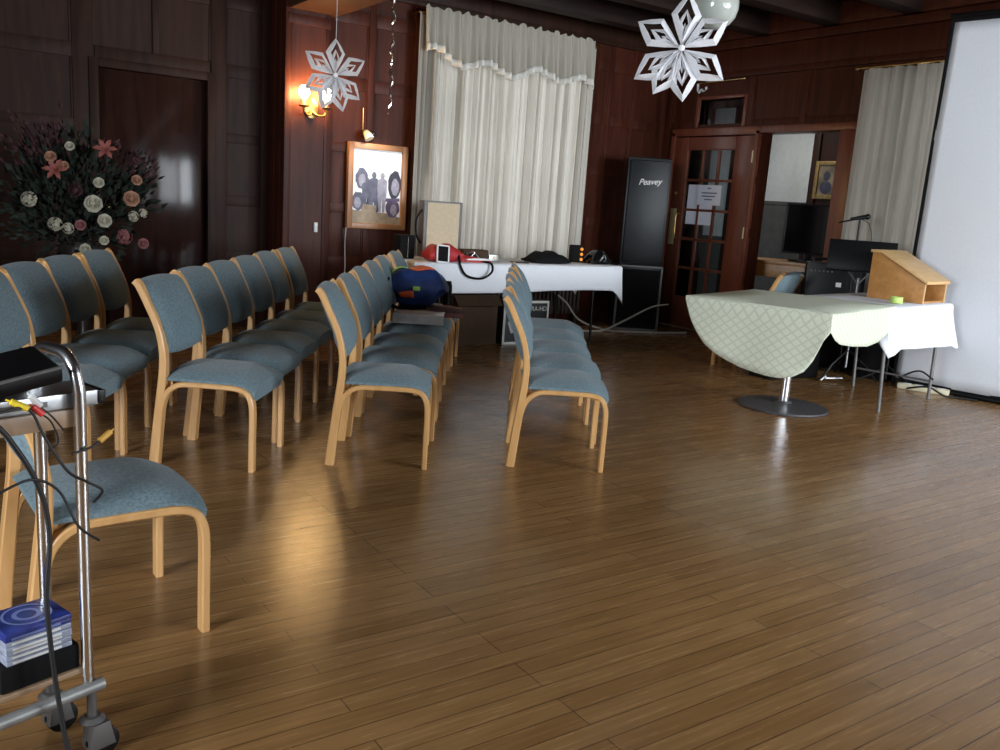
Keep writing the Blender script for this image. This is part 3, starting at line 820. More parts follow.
# local: x along, y up, z towards +X side(behind) -> normal
SL, SH = 2.3, 2.895
b = bmesh.new(); sheet(b, 40, 30, lambda u, v: V((.02 + u * (SL - .04), .05 + v * (SH - .07), .006 * math.sin(5 * u + 3 * v) + .004 * math.sin(11 * v + 7 * u)))); o = finish('screen_fabric', b, M['screen'], t, 60); solid(o, .002)
b = bmesh.new()
for (a, c, p, q) in ((0, .028, .06, SH - .03), (SL - .028, SL, .06, SH - .03), (0, SL, SH - .03, SH), (0, SL, .03, .06)): box2(b, (a, p, -.010), (c, q, .010), .003)
finish('border', b, M['blackfab'], t)
b = bmesh.new(); box2(b, (-.01, SH, -.04), (SL + .01, SH + .035, .02), .008); finish('top_case', b, M['black'], t)
b = bmesh.new(); tube(b, [(0, .022, 0), (SL, .022, 0)], .022, 12); finish('bottom_bar', b, M['black'], t)
b = bmesh.new(); tube(b, [(.28, SH - .05, -.05), (.28, .05, -.05)], .016, 10); finish('pole', b, M['black'], t)
for k in range(3):
    an = k * 2 * PI / 3 + .6
    b = bmesh.new(); tube(b, [(.28, .32, -.05), (.28 + .26 * math.cos(an), .012, -.15 + .12 * math.sin(an))], .011, 8); finish('foot', b, M['black'], t)

# stand whose tripod shows below the white table
t = thing('tripod_stand', 'black tripod stand between the white-clothed table and the screen', 'stand', (6.64, 4.0, 0))
b = bmesh.new(); tube(b, [(0, 0, .05), (0, 0, .66)], .011, 10); finish('pole', b, M['black'], t)
b = bmesh.new(); lathe(b, [(.02, .64), (.06, .655), (.06, .672), (.02, .68)], 18); finish('top_plate', b, M['black'], t)
for an in (-1.35, 2.6, .75):
    b = bmesh.new(); tube(b, [(0, 0, .16), (.12 * math.cos(an), .12 * math.sin(an), .08), (.29 * math.cos(an), .29 * math.sin(an), .008)], .008, 8); finish('leg', b, M['black'], t)

# ------------------------------------------------------------------ curtains
def curtain(name, s0, s1, z0, z1, base, put, folds, amp, m, seed, gather=0.0, nz=26):
    rnd = random.Random(seed); ph = rnd.uniform(0, 6)
    cr = [((i + rnd.uniform(.15, .85)) / folds, rnd.uniform(.45, 1.0), rnd.uniform(.006, .014), rnd.uniform(-.02, .02)) for i in range(folds)]
    N = int((s1 - s0) * 240)
    def fn(u, v):
        z = z0 + v * (z1 - z0)
        d = base + .022 * math.sin(2 * PI * folds * .62 * u + ph) + .012 * math.sin(2 * PI * folds * 1.6 * u + 2 * ph)
        for (c, a, w, sl) in cr:
            q = (u - c - sl * (1 - v)) * (s1 - s0)
            d -= amp * a * math.exp(-abs(q / (w * 1.3)) ** 1.4)
        return put(s0 + u * (s1 - s0), max(d, .015), z)
    b = bmesh.new(); sheet(b, N, nz, fn); o = finish(name, b, m, None, 80); return o
pb = lambda s, d, z: V((s, YB - d, z))
o = curtain('curtain', 3.93, 5.0, .66, 2.90, .15, pb, 11, .10, M['curtain'], 1); tag(o, 'long beige curtain, left half of the pair behind the trestle table', 'curtain', 'curtain pair behind the trestle table')
o = curtain('curtain', 4.985, 6.03, .66, 2.90, .165, pb, 8, .10, M['curtain'], 2); tag(o, 'long beige curtain, half of the pair nearer the black loudspeaker', 'curtain', 'curtain pair behind the trestle table')
def val_hem(u): return 2.50 + .045 * math.sin(u * 21.5 + .6) + .035 * (1 - u) * math.exp(-((u - .03) / .09) ** 2) + .02 * math.sin(u * 9 + 1)
def val(u, v):
    z1_ = 2.955 + .012 * math.sin(u * 120) + .008 * math.sin(u * 61); hz = val_hem(u)
    z = hz + v * (z1_ - hz)
    k = math.sin(2 * PI * 24 * u + math.sin(u * 17)) + .5 * math.sin(2 * PI * 11 * u + 2)
    d = .24 + (.014 + .018 * (1 - v)) * k - .03 * v
    return V((3.965 + u * 1.99, YB - d, z))
t = thing('valance', 'gathered beige valance with white braid above the curtain pair', 'valance', (0, 0, 0))
b = bmesh.new(); sheet(b, 260, 10, val); finish('gathered_cloth', b, M['valance'], t, 80)
b = bmesh.new()
def br_(u, v):
    p = val(u, 0); return V((p.x, p.y - .007 - .002 * math.sin(v * PI), p.z - .012 + v * .062))
sheet(b, 260, 3, br_); o = finish('braid_trim', b, M['braid'], t, 80); solid(o, .003)
b = bmesh.new(); tube(b, [(3.92, YB - .165, 2.90), (6.03, YB - .165, 2.90)], .012, 10)
for s in (3.93, 6.02): box2(b, (s - .01, YB - .16, 2.89), (s + .01, YB, 2.91))
tag(finish('curtain_rail', b, M['darkbrass']), 'curtain rail above the window behind the trestle table', 'curtain rail')
pr = lambda s, d, z: V((XW - d, s, z))
o = curtain('curtain', 3.05, 4.96, .25, 2.64, .11, pr, 13, .07, M['curtain'], 5); tag(o, 'grey-beige curtain hanging on the wall behind the projector screen', 'curtain')
b = bmesh.new(); tube(b, [(XW - .10, 2.98, 2.655), (XW - .10, 5.02, 2.655)], .010, 10); ico(b, (XW - .10, 5.03, 2.655), .018, 2)
for s in (3.0, 5.0): box2(b, (XW - .1, s - .008, 2.645), (XW, s + .008, 2.665))
tag(finish('curtain_rail', b, M['brass']), 'curtain rail with round end beside the doorway', 'curtain rail')
# short rod above the transom and folded paper hanging from it
b = bmesh.new(); tube(b, [(XW - .07, 6.36, 2.675), (XW - .07, 7.0, 2.665)], .006, 8); ico(b, (XW - .07, 6.35, 2.675), .014, 2); box2(b, (XW - .075, 6.40, 2.668), (XW, 6.412, 2.682))
box2(b, (XW - .075, 6.94, 2.66), (XW, 6.952, 2.674))
tag(finish('curtain_rod', b, M['brass']), 'short brass rod with ball end above the glazed door', 'rod')
b = bmesh.new()
def ribbon(bm, pts, w, nrm):
    nrm = V(nrm); vs = []
    for p in pts: vs.append((bm.verts.new(V(p) - nrm * w / 2), bm.verts.new(V(p) + nrm * w / 2)))
    for A, B in zip(vs, vs[1:]): bm.faces.new((A[0], B[0], B[1], A[1]))
ribbon(b, [(XW - .07, 6.99, 2.665), (XW - .07, 6.985, 2.60), (XW - .07, 6.955, 2.565), (XW - .07, 6.93, 2.61), (XW - .07, 6.90, 2.575), (XW - .07, 6.86, 2.60), (XW - .07, 6.87, 2.625)], .03, (1, 0, .4))
o = finish('paper_streamer', b, M['paper'], None, 0); solid(o, .003); tag(o, 'tiny white folded paper streamer on the rod above the glazed door', 'streamer')

# ------------------------------------------------------------------ radiator
b = bmesh.new()
for i in range(22):
    x = 4.95 + i * .053; box2(b, (x, YB - .13, .12), (x + .034, YB - .05, .62), .012)
box2(b, (4.95, YB - .115, .16), (6.12, YB - .065, .20), .006); box2(b, (4.95, YB - .115, .54), (6.12, YB - .065, .58), .006)
for x in (5.0, 6.05): box2(b, (x, YB - .11, 0), (x + .03, YB - .07, .13), .004)
tag(finish('radiator', b, M['radiator']), 'brown column radiator on the wall under the curtained window', 'radiator')

# ------------------------------------------------------------------ loudspeakers
sang = R(-42)
def yawm(x, y, z, a): return Matrix.Translation((x, y, z)) @ Matrix.Rotation(a, 4, 'Z')
# local: front faces -y
t = thing('loudspeaker', 'tall black loudspeaker with white logo standing on the lower cabinet', 'loudspeaker', (6.60, 7.06, .70), R(-30))
b = bmesh.new(); prism(b, [(-.23, -.19), (.23, -.19), (.17, .20), (-.17, .20)], 0, 1.13, None, .01); finish('cabinet', b, M['black'], t)
b = bmesh.new(); box2(b, (-.21, -.212, .03), (.21, -.19, 1.10), .012); gr = finish('grille', b, M['grille'], t)
me = text_mesh('Peavey', .088, frame_mtx((.01, -.2135, .88), (1, 0, .08), (0, 0, 1)), .001, .3, 1.0); obj_from_mesh('logo', me, M['white_plastic'], gr)
t = thing('loudspeaker', 'lower black loudspeaker cabinet on the floor with grey metal edging', 'loudspeaker', (6.60, 7.06, 0), R(-30))
b = bmesh.new(); box2(b, (-.24, -.20, 0.0), (.24, .21, .70), .01); finish('cabinet', b, M['black'], t)
b = bmesh.new(); box2(b, (-.215, -.212, .04), (.215, -.2, .66), .006); finish('grille', b, M['blackfab'], t)
b = bmesh.new()
for (a, c, p, q) in ((-.245, -.225, 0, .70), (.225, .245, 0, .70), (-.245, .245, .68, .70), (-.245, .245, 0, .02)): box2(b, (a, -.218, p), (c, -.198, q), .003)
finish('edging', b, M['greymetal'], t)
# cables on the floor beside it
def cable(name, pts, r, m, label, cat='cable', n=7):
    b = bmesh.new(); tube(b, catmull(pts, n), r, 7); return tag(finish(name, b, m, None, 80), label, cat)
cable('speaker_cable', [(6.80, 6.72, .30), (6.55, 6.72, .27), (6.25, 6.80, .12), (6.0, 6.86, .012), (5.7, 6.95, .012), (5.5, 7.0, .012)], .011, M['greycable'], 'pale cable rising from the floor to the lower loudspeaker cabinet')
cable('speaker_cable', [(6.95, 6.55, .012), (6.7, 6.6, .012), (6.35, 6.72, .012), (6.1, 6.9, .012), (5.85, 7.05, .10), (5.78, 7.2, .26), (5.7, 7.32, .36)], .010, M['greycable'], 'pale cable lying on the floor and rising to the radiator')

# ------------------------------------------------------------------ things on and under the back table
tz = TZ + .0065
t = thing('projection_box', 'tall beige-fronted cabinet standing on the white-clothed table against the curtain', 'cabinet', (3.98, 6.83, tz), R(-8))
b = bmesh.new(); box2(b, (-.185, -.02, 0), (.185, .11, .50), .006); finish('casing', b, M['greymetal'], t)
b = bmesh.new(); box2(b, (-.155, -.028, .07), (.155, -.02, .485), .003); finish('front_panel', b, M['beigebox'], t)
b = bmesh.new(); tube(b, catmull([(-.185, .03, .12), (-.23, .03, .2), (-.235, .03, .33), (-.187, .03, .42)], 5), .009, 8); finish('handle', b, M['black'], t)
b = bmesh.new(); box2(b, (3.33, 6.62, tz - .0), (3.47, 6.76, tz + .20), .008)
o = finish('desk_speaker', b, M['blackfab']); tag(o, 'small black loudspeaker box on the end of the table beneath the framed poster', 'speaker')
o.location.x = .13
b = bmesh.new(); tube(b, [(3.40, 6.612, tz + .01), (3.40, 6.612, tz + .19)], .005, 8); finish('silver_strip', b, M['chrome'], o)
# red bag with white framed window
t = thing('holdall', 'red zip bag with a white-edged dark window on the white table', 'bag', (3.76, 6.42, tz), R(-6))
b = bmesh.new(); pad(b, 14, 12, lambda u, v: V((u * .155 * (1 - .05 * v * v), v * .10, .075 + .07 * (1 - u ** 4) * (1 - v ** 4) + .01 * math.sin(7 * u))), lambda u, v: V((u * .155, v * .10, .002 + .05 * (abs(u) ** 6 + abs(v) ** 6) / 2))); finish('body', b, M['red'], t, 60)
b = bmesh.new(); m_ = frame_mtx((-.045, -.112, .072), (1, .05, -.08), (.05, .12, 1))
for (a, c, p, q) in ((-.06, .06, -.075, -.062), (-.06, .06, .062, .075), (-.06, -.047, -.075, .075), (.047, .06, -.075, .075)): box2(b, (a, p, -.006), (c, q, .006), .002, m_)
finish('white_edging', b, M['white_plastic'], t)
b = bmesh.new(); box2(b, (-.05, -.065, -.004), (.05, .065, .003), 0, m_); finish('dark_window', b, M['blackfab'], t)
b = bmesh.new(); tube(b, catmull([(.11, -.10, .06), (.10, -.15, -.01), (.16, -.16, -.10), (.30, -.16, -.125), (.40, -.16, -.07), (.41, -.13, .0), (.38, -.05, .012)], 6), .010, 8); finish('shoulder_strap', b, M['blackfab'], t)
# shoe-like red flap lying to its right
b = bmesh.new(); pad(b, 12, 8, lambda u, v: V((4.07 + u * .14, 6.42 + v * .055 - .02 * u, tz + .022 + .025 * (1 - u) * (1 - v ** 4) * .8 + .004)), lambda u, v: V((4.07 + u * .14, 6.42 + v * .055 - .02 * u, tz + .001)))
tag(finish('folded_cloth', b, M['red'], None, 60), 'flat red folded cloth beside the zip bag on the white table', 'cloth')
b = bmesh.new(); pad(b, 12, 6, lambda u, v: V((4.10 + u * .13, 6.36 + v * .022 - .01 * u, tz + .030 + .008 * (1 - u * u))), lambda u, v: V((4.10 + u * .13, 6.36 + v * .022 - .01 * u, tz + .021)))
o = finish('white_belt', b, M['white_plastic'], None, 60); tag(o, 'white strap lying across the red folded cloth', 'strap')
t = thing('cassette_recorder', 'small brown and silver device behind the red cloth on the white table', 'device', (4.24, 6.58, tz), R(-6))
b = bmesh.new(); box2(b, (-.19, -.06, 0), (.06, .06, .10), .012); finish('body', b, M['cardboard'], t)
b = bmesh.new(); box2(b, (.06, -.07, 0), (.16, .05, .062), .006); finish('silver_box', b, M['steel'], t)
b = bmesh.new(); box2(b, (.10, -.074, .018), (.135, -.07, .048)); finish('label_plate', b, M['cream_plastic'], t)
b = bmesh.new(); tube(b, catmull([(-.17, -.08, .06), (-.10, -.10, .08), (-.14, -.09, .02), (-.06, -.10, .03), (-.08, -.085, .07)], 5), .007, 8); finish('metal_clasp', b, M['chrome'], t)
# black bag, amber set, black helmet-like bag
b = bmesh.new(); pad(b, 16, 12, lambda u, v: V((4.93 + u * .205, 6.50 + v * .12, tz + .03 + .075 * (1 - abs(u) ** 3) * (1 - v ** 4) + .012 * math.sin(9 * u) * (1 - v * v))), lambda u, v: V((4.93 + u * .205, 6.50 + v * .12, tz + .001 + .015 * abs(u) ** 5)))
tag(finish('soft_case', b, M['blackfab'], None, 60), 'low black soft case lying in the middle of the white table', 'case')
t = thing('light_set', 'black upright box with glowing amber lamps on the white table', 'light', (5.42, 6.68, tz), R(-20))
b = bmesh.new(); box2(b, (-.05, -.05, 0), (.075, .06, .165), .008); finish('body', b, M['blackfab'], t)
for k in range(3):
    b = bmesh.new(); ico(b, (.045, -.055, .03 + .05 * k), .016, 2); finish('amber_lamp', b, M['amber'], t)
b = bmesh.new(); pad(b, 16, 12, lambda u, v: V((5.60 + u * .12, 6.56 + v * .10, tz + .025 + .11 * (1 - u ** 2) * (1 - v ** 4))), lambda u, v: V((5.60 + u * .12, 6.56 + v * .10, tz + .001)))
h = finish('shiny_bag', b, M['tvglass'], None, 60); tag(h, 'glossy black bag at the table end nearest the loudspeakers', 'bag')
b = bmesh.new(); tube(b, catmull([(5.55, 6.455, tz + .03), (5.57, 6.44, tz + .07), (5.60, 6.46, tz + .09), (5.62, 6.45, tz + .05), (5.59, 6.445, tz + .03)], 5), .008, 8); finish('metal_buckle', b, M['steel'], h)
b = bmesh.new(); box2(b, (4.52, 6.4, tz), (4.66, 6.5, tz + .008), .001, Matrix.Translation((0, 0, 0)))
tag(finish('notebook', b, M['black']), 'thin black notebook lying left of the soft case', 'notebook')
# boxes under the table
t = thing('cardboard_box', 'dark brown cardboard box on the floor under the white-clothed table', 'box', (4.23, 6.66, 0), R(-3))
b = bmesh.new(); box2(b, (-.30, -.2, 0), (.17, .2, .44), .004); finish('body', b, M['cardboard'], t)
b = bmesh.new(); box2(b, (-.30, -.215, .44), (.17, -.2, .445), 0, Matrix.Translation((0, -.0, 0))); prism(b, [(-.2, .44), (-.30, .36), (-.305, .365), (-.2, .447)], -.16, .29, Matrix(((0, 0, -1, 0), (1, 0, 0, 0), (0, 1, 0, 0), (0, 0, 0, 1)))); finish('flap', b, M['cardboard'], t)
t = thing('appliance_box', 'black printed carton with white edges and lettering under the table', 'box', (4.72, 6.52, 0), R(-3))
b = bmesh.new(); box2(b, (-.29, -.13, 0), (.20, .13, .40), .004); finish('body', b, M['boxblack'], t)
b = bmesh.new()
for (a, c, p, q) in ((-.29, .20, 0, .022), (-.29, .20, .378, .40), (-.29, -.268, 0, .40), (.183, .20, 0, .40)): box2(b, (a, -.134, p), (c, -.130, q))
prism(b, [(.05, .07), (.09, .09), (.183, .16), (.183, .03), (.05, .03)], .130, .134, XZ); prism(b, [(-.24, .20), (-.17, .26), (-.12, .27), (-.14, .20), (-.12, .13), (-.20, .10)], .130, .134, XZ)
finish('white_print', b, M['boxwhite'], t, 0)
obj_from_mesh('lettering', text_mesh('ULTRA-HDi', .062, frame_mtx((.045, -.1345, .325), (1, 0, 0), (0, 0, 1)), .0005, 0, .9), M['boxwhite'], t)
# power lead hanging off the poster
# ------------------------------------------------------------------ bag, pack and clothes on the chairs
t = thing('rucksack', 'navy bag with orange and lime patches lying on the chairs', 'bag', (2.985, 5.44, .505), R(-34))
def bagtop(u, v): return V((u * .235 * (1 - .12 * v * v), v * .185 * (1 - .18 * u * u), .13 + .14 * (1 - u ** 4) * (1 - v ** 4) + .012 * math.sin(6 * u + 4 * v)))
def bagbot(u, v): return V((u * .16, v * .14, .002 + .12 * (abs(u) ** 5 + abs(v) ** 5) / 2))
b = bmesh.new(); pad(b, 18, 18, bagtop, bagbot); finish('body', b, M['navy'], t, 70)
def patch(name, u0, u1, v0, v1, m):
    b = bmesh.new(); sheet(b, 6, 6, lambda a, c: bagtop(u0 + (u1 - u0) * a, v0 + (v1 - v0) * c) + V((0, 0, .004))); o = finish(name, b, m, t, 60); solid(o, .003)
patch('lime_patch', -.75, -.25, -.5, .1, M['lime']); patch('orange_patch', -.2, .55, -.45, .15, M['orange']); patch('blue_patch', .58, .85, -.4, .3, M['skyblue'])
b = bmesh.new(); sheet(b, 6, 5, lambda a, c: (lambda p: V((p.x, p.y, p.z)))(bagtop(-.55 + .55 * a, -1).lerp(bagbot(-.55 + .55 * a, -1), .25 + .65 * c) + V((0, -.012 - .01 * math.sin(PI * c), 0)))); o = finish('orange_pocket', b, M['orange'], t, 60); solid(o, .004)
b = bmesh.new(); box(b, (.02, -.19, .14), (.05, .012, .03), .004); finish('lime_tab', b, M['lime'], t)
b = bmesh.new(); tube(b, catmull([(-.18, -.16, .2), (-.22, -.26, .08), (-.12, -.30, .02), (-.02, -.26, .012), (.1, -.24, .02)], 6), .012, 8); finish('strap', b, M['blackfab'], t)
t = thing('packaged_item', 'flat grey packet in shiny clear film on the chair before the navy bag', 'packet', (2.77, 4.99, .457), R(-32))
b = bmesh.new(); pad(b, 14, 8, lambda u, v: V((u * .165, v * .10, .062 + .014 * math.sin(3 * u + 2 * v) * (1 - v * v))), lambda u, v: V((u * .165, v * .10, .0))); finish('film_wrap', b, M['foil'], t, 30)
b = bmesh.new(); box2(b, (-.155, -.075, .004), (.155, .075, .038), .003); finish('contents', b, M['black'], t)
b = bmesh.new(); pad(b, 16, 12, lambda u, v: V((3.08 + u * .20 + .10 * v, 5.39 + v * .18 - .12 * u, .486 + .018 * (1 - u ** 4) * (1 - v ** 4) + .004 * math.sin(8 * u + 5 * v))), lambda u, v: V((3.08 + u * .20 + .10 * v, 5.39 + v * .18 - .12 * u, .455)))
tag(finish('knitted_garment', b, M['brownfab'], None, 70), 'red-brown folded garment on the chair behind the clear packet', 'garment')
b = bmesh.new(); lathe(b, [(.034, 0), (.036, .01), (.036, .15), (.03, .17), (.03, .185)], 20, (3.46, 5.80, .456)); tag(finish('flask', b, M['black']), 'small black flask standing on the farthest chair beyond the navy bag', 'flask')

# ------------------------------------------------------------------ wall fittings
# sconce
t = thing('wall_lamp', 'brass wall lamp glowing on the pilaster beside the paper star', 'lamp', (2.93, 7.365, 1.95))
b = bmesh.new(); prism(b, [(.06 * math.cos(a), .085 * math.sin(a)) for a in [i * PI / 10 for i in range(20)]], 0, .02, Matrix(((1, 0, 0, 0), (0, 0, -1, 0), (0, 1, 0, 0), (0, 0, 0, 1))), .004); finish('backplate', b, M['darkbrass'], t)
for s in (-1, 1):
    b = bmesh.new(); tube(b, catmull([(0, -.02, -.02), (s * .04, -.07, -.06), (s * .09, -.10, -.05), (s * .10, -.10, .0)], 6), .010, 10); finish('arm', b, M['darkbrass'], t)
    b = bmesh.new(); lathe(b, [(.012, 0), (.042, .008), (.045, .016), (.02, .02)], 20, (s * .10, -.10, -.005)); finish('drip_pan', b, M['darkbrass'], t)
    b = bmesh.new(); lathe(b, [(.014, .01), (.014, .07)], 14, (s * .10, -.10, 0)); finish('candle_tube', b, M['cream_plastic'], t)
    b = bmesh.new(); lathe(b, [(.014, .065), (.030, .078), (.043, .105), (.045, .125), (.038, .150), (.022, .168), (.004, .175)], 20, (s * .10, -.10, 0)); finish('bulb', b, M['bulb'], t)
# light switch with its cable hole below
b = bmesh.new(); box2(b, (2.985, 7.352, .90), (3.015, 7.365 + .02, .985), .004)
o = finish('light_switch', b, M['white_plastic']); tag(o, 'small white switch on the pilaster below the wall lamp', 'switch')
b = bmesh.new(); box2(b, (2.994, 7.346, .93), (3.006, 7.353, .955), .002); finish('rocker', b, M['white_plastic'], o)

# framed poster
t = thing('framed_poster', 'oak framed poster of grey heads and standing figures on white', 'picture', (3.625, 7.455, 1.33))
PW, PH, bw = .60, .77, .052
b = bmesh.new()
for (a, c, p, q) in ((-PW / 2, -PW / 2 + bw, -PH / 2, PH / 2), (PW / 2 - bw, PW / 2, -PH / 2, PH / 2), (-PW / 2 + bw - .003, PW / 2 - bw + .003, -PH / 2 + .0005, -PH / 2 + bw), (-PW / 2 + bw - .003, PW / 2 - bw + .003, PH / 2 - bw, PH / 2 - .0005)):
    box2(b, (a, -.03, p), (c, .02, q), .006)
finish('frame', b, M['frameoak'], t)
b = bmesh.new(); box2(b, (-PW / 2 + .04, -.002, -PH / 2 + .04), (PW / 2 - .04, .004, PH / 2 - .04)); finish('print_sheet', b, M['poster'], t, 0)
pm = Matrix(((1, 0, 0, 0), (0, 0, -1, -.002), (0, 1, 0, 0), (0, 0, 0, 1)))
def blob(cx, cy, rx, ry, n=22, wob=.08, sd=1):
    r = random.Random(sd); k = [r.uniform(1 - wob, 1 + wob) for _ in range(n)]
    return [(cx + rx * k[i] * math.cos(2 * PI * i / n), cy + ry * k[i] * math.sin(2 * PI * i / n)) for i in range(n)]
def print_(name, polys, m, lift):
    b = bmesh.new()
    for k, p in enumerate(polys): prism(b, p, 0, .0006 + lift + k * .00012, pm)
    finish(name, b, m, t, 0)
print_('printed_ground', [[(-.25, -.335), (.25, -.335), (.25, -.27), (.1, -.235), (-.25, -.215)]], M['ptan'], 0)
print_('printed_head', [blob(-.155, .07, .062, .095, sd=1)], M['pgrey'], .0003)
print_('printed_head', [blob(.185, .03, .072, .125, sd=2)], M['pdark'], .0003)
print_('printed_head', [blob(-.185, -.135, .062, .085, sd=3)], M['pgrey'], .0003)
print_('printed_head', [blob(.17, -.185, .075, .085, sd=4), [(.06, -.10), (.24, -.09), (.24, -.12), (.07, -.13)]], M['ppurple'], .0003)
print_('printed_face', [blob(-.15, .05, .036, .06, sd=5), blob(.19, .01, .040, .078, sd=6), blob(.18, -.20, .036, .052, sd=7), blob(-.19, -.15, .034, .05, sd=9)], M['pgrey2'], .0006)
def figure(x, z, h, w):
    return [blob(x, z + h * .93, h * .065, h * .085, 14, .03, 3), [(x - w, z + h * .80), (x - w * .4, z + h * .86), (x + w * .4, z + h * .86), (x + w, z + h * .80), (x + w * .9, z + h * .42), (x + w * .55, z), (x + w * .12, z), (x, z + h * .40), (x - w * .12, z), (x - w * .55, z), (x - w * .9, z + h * .42)]]
print_('printed_figure', figure(-.03, -.24, .37, .062), M['pgrey'], .0007)
print_('printed_figure', figure(.055, -.23, .36, .05), M['pgrey2'], .0009)
print_('printed_figure', [[(-.12, -.20), (-.06, -.02), (.02, -.0), (.03, -.22), (0, -.24), (-.02, -.10), (-.05, -.22)]], M['pdark'], .0008)
print_('printed_figure', figure(-.10, -.22, .30, .05), M['pgrey'], .0006)
print_('printed_base', [[(-.17, -.255), (0, -.26), (.0, -.17), (-.13, -.16)]], M['ptan'], .0010)
# spotlight over the poster
t = thing('picture_light', 'small black and cream spotlight above the framed poster', 'lamp', (3.50, 7.47, 1.745))
b = bmesh.new(); lathe(b, [(.03, 0), (.03, .012), (.012, .02)], 18, mtx=Matrix.Rotation(PI / 2, 4, 'X') @ Matrix.Translation((0, .06, 0))); tube(b, catmull([(0, 0, .06), (0, -.06, .07), (-.01, -.10, .05)], 5), .007, 8); finish('bracket', b, M['darkbrass'], t)
b = bmesh.new(); lathe(b, [(.018, -.05), (.030, -.03), (.042, .03), (.040, .032)], 20, mtx=Matrix.Translation((-.02, -.10, .03)) @ Matrix.Rotation(R(150), 4, 'X') @ Matrix.Rotation(R(15), 4, 'Y')); finish('lamp_head', b, M['cream_plastic'], t)
b = bmesh.new(); ico(b, (.035, -.08, .045), .030, 2, (1, 1, 1.1)); finish('cable_boss', b, M['black'], t)
cable('lamp_cable', [(3.325, 7.44, .95), (3.328, 7.46, .8), (3.335, 7.46, .6), (3.33, 7.46, .4), (3.34, 7.46, .2)], .006, M['greycable'], 'thin pale cable hanging from the framed poster down the panelling')
cable('lamp_cable', [(3.47, 7.46, 1.83), (3.472, 7.465, 1.92), (3.47, 7.465, 2.02)], .004, M['brass'], 'short thin cable rising above the picture spotlight')

# notices on the glazed door
for i, (ya, yb_, za, zb, lab) in enumerate(((6.64, 7.035, 1.17, 1.60, 'large plain white sheet against the glass of the red-brown door'),)):
    b = bmesh.new(); box2(b, (XW + .002, ya, za), (XW + .0042, yb_, zb)); tag(finish('notice_sheet', b, M['notice']), lab, 'notice')
b = bmesh.new(); box2(b, (dx0 + .002, 6.545, 1.385), (dx0 + .005, 6.875, 1.60)); o = finish('notice_sheet', b, M['notice']); tag(o, 'printed white notice with lines of text stuck on the glazed door', 'notice')
b = bmesh.new()
for (z, a, c) in ((1.565, 6.69, 6.74), (1.515, 6.60, 6.82), (1.480, 6.62, 6.81), (1.445, 6.66, 6.77)): box2(b, (dx0 + .001, a, z - .006), (dx0 + .0022, c, z + .006))
finish('printed_lines', b, M['ink'], o, 0)
b = bmesh.new()
pp = []
for i in range(60):
    z = 2.0 - i * .012; pp.append((7.75 + .018 * math.cos(i * 1.9), 7.36 + .022 * math.sin(i * 1.9), z))
tube(b, [(7.75, 7.36, 2.75), (7.75, 7.36, 1.95)], .004, 6); tube(b, pp, .018, 6)
tag(finish('tinsel_garland', b, M['gold']), 'gold tinsel garland hanging behind the glass of the red-brown door', 'garland')

# ------------------------------------------------------------------ paper stars, tinsel, globe
def star(name, centre, Rr, angs, label, top_z, tilt, face):
    """folded paper star; face = direction it faces (horizontal angle)"""
    n = V((math.cos(face), math.sin(face), 0)); x = V((-n.y, n.x, 0)); x = -x
    x = V((n.y, -n.x, 0)); x = -x
    fm = frame_mtx(centre, x, (0, 0, 1))
    t = thing(name, label, 'decoration'); t.matrix_world = fm @ Matrix.Rotation(tilt, 4, 'Z')
    ws = .034 * Rr / .27
    def loop(b, pts, w, inward):
        c2 = sum((V(p) for p in pts), V((0, 0))) / len(pts)
        vs = []
        for p in pts:
            p = V(p); q = p + (c2 - p) * 0
            d = (c2 - p); L = d.length; d = d / max(L, 1e-6)
            q = p + d * min(inward, L * .7)
            vs.append((b.verts.new((p.x, p.y, -w * .35)), b.verts.new((q.x, q.y, w * .65))))
        N = len(vs)
        for i in range(N):
            A, B = vs[i], vs[(i + 1) % N]; b.faces.new((A[0], B[0], B[1], A[1]))
    for k, a in enumerate(angs):
        ca, sa_ = math.cos(R(a)), math.sin(R(a))
        def tr(r, off): return (r * ca - off * sa_, r * sa_ + off * ca)
        b = bmesh.new()
        rr = Rr * random.uniform(.95, 1.03); h = .205 * Rr
        loop(b, [tr(.03 * rr, 0), tr(.32 * rr, h * .72), tr(.60 * rr, h * 1.35), tr(.80 * rr, h * .75), tr(rr, 0), tr(.80 * rr, -h * .75), tr(.60 * rr, -h * 1.35), tr(.32 * rr, -h * .72)], ws, .031 * Rr / .27)
        loop(b, [tr(.05 * rr, 0), tr(.30 * rr, h * .42), tr(.48 * rr, h * .60), tr(.70 * rr, 0), tr(.48 * rr, -h * .60), tr(.30 * rr, -h * .42)], ws * .8, .022 * Rr / .27)
        loop(b, [tr(.05 * rr, 0), tr(.26 * rr, h * .18), tr(.36 * rr, h * .22), tr(.46 * rr, 0), tr(.36 * rr, -h * .22), tr(.26 * rr, -h * .18)], ws * .6, .015 * Rr / .27)
        o = finish('star_point', b, M['starpaper'], t, 0); solid(o, .0022)
    b = bmesh.new(); ico(b, (0, 0, .01), .018, 2, (1, 1, .6)); finish('centre_knot', b, M['paper'], t)
    b = bmesh.new(); tube(b, [(0, .97 * Rr, 0), (0, (top_z - centre[2]) - .004, 0)], .0014, 5, mtx=Matrix.Rotation(-tilt, 4, 'Z')); finish('thread', b, M['paper'], t)
    return t
cdir = math.atan2(-3.4, -3.37)
star('paper_star', (3.345, 3.40, 2.105), .275, [90, 36, -30, -80, -115, -142, 155], 'white folded paper star hanging in front of the globe light', ZC, R(-3), cdir)
star('paper_star', (2.435, 5.70, 2.03), .235, [93, 33, -36, -72, -108, -150, 150], 'white folded paper star hanging beside the lit wall lamp', ZC, R(-3), math.atan2(-5.7, -2.43) + .25)
t = thing('globe_light', 'white opal glass globe light hanging behind the paper star', 'lamp', (3.88, 3.70, 2.44))
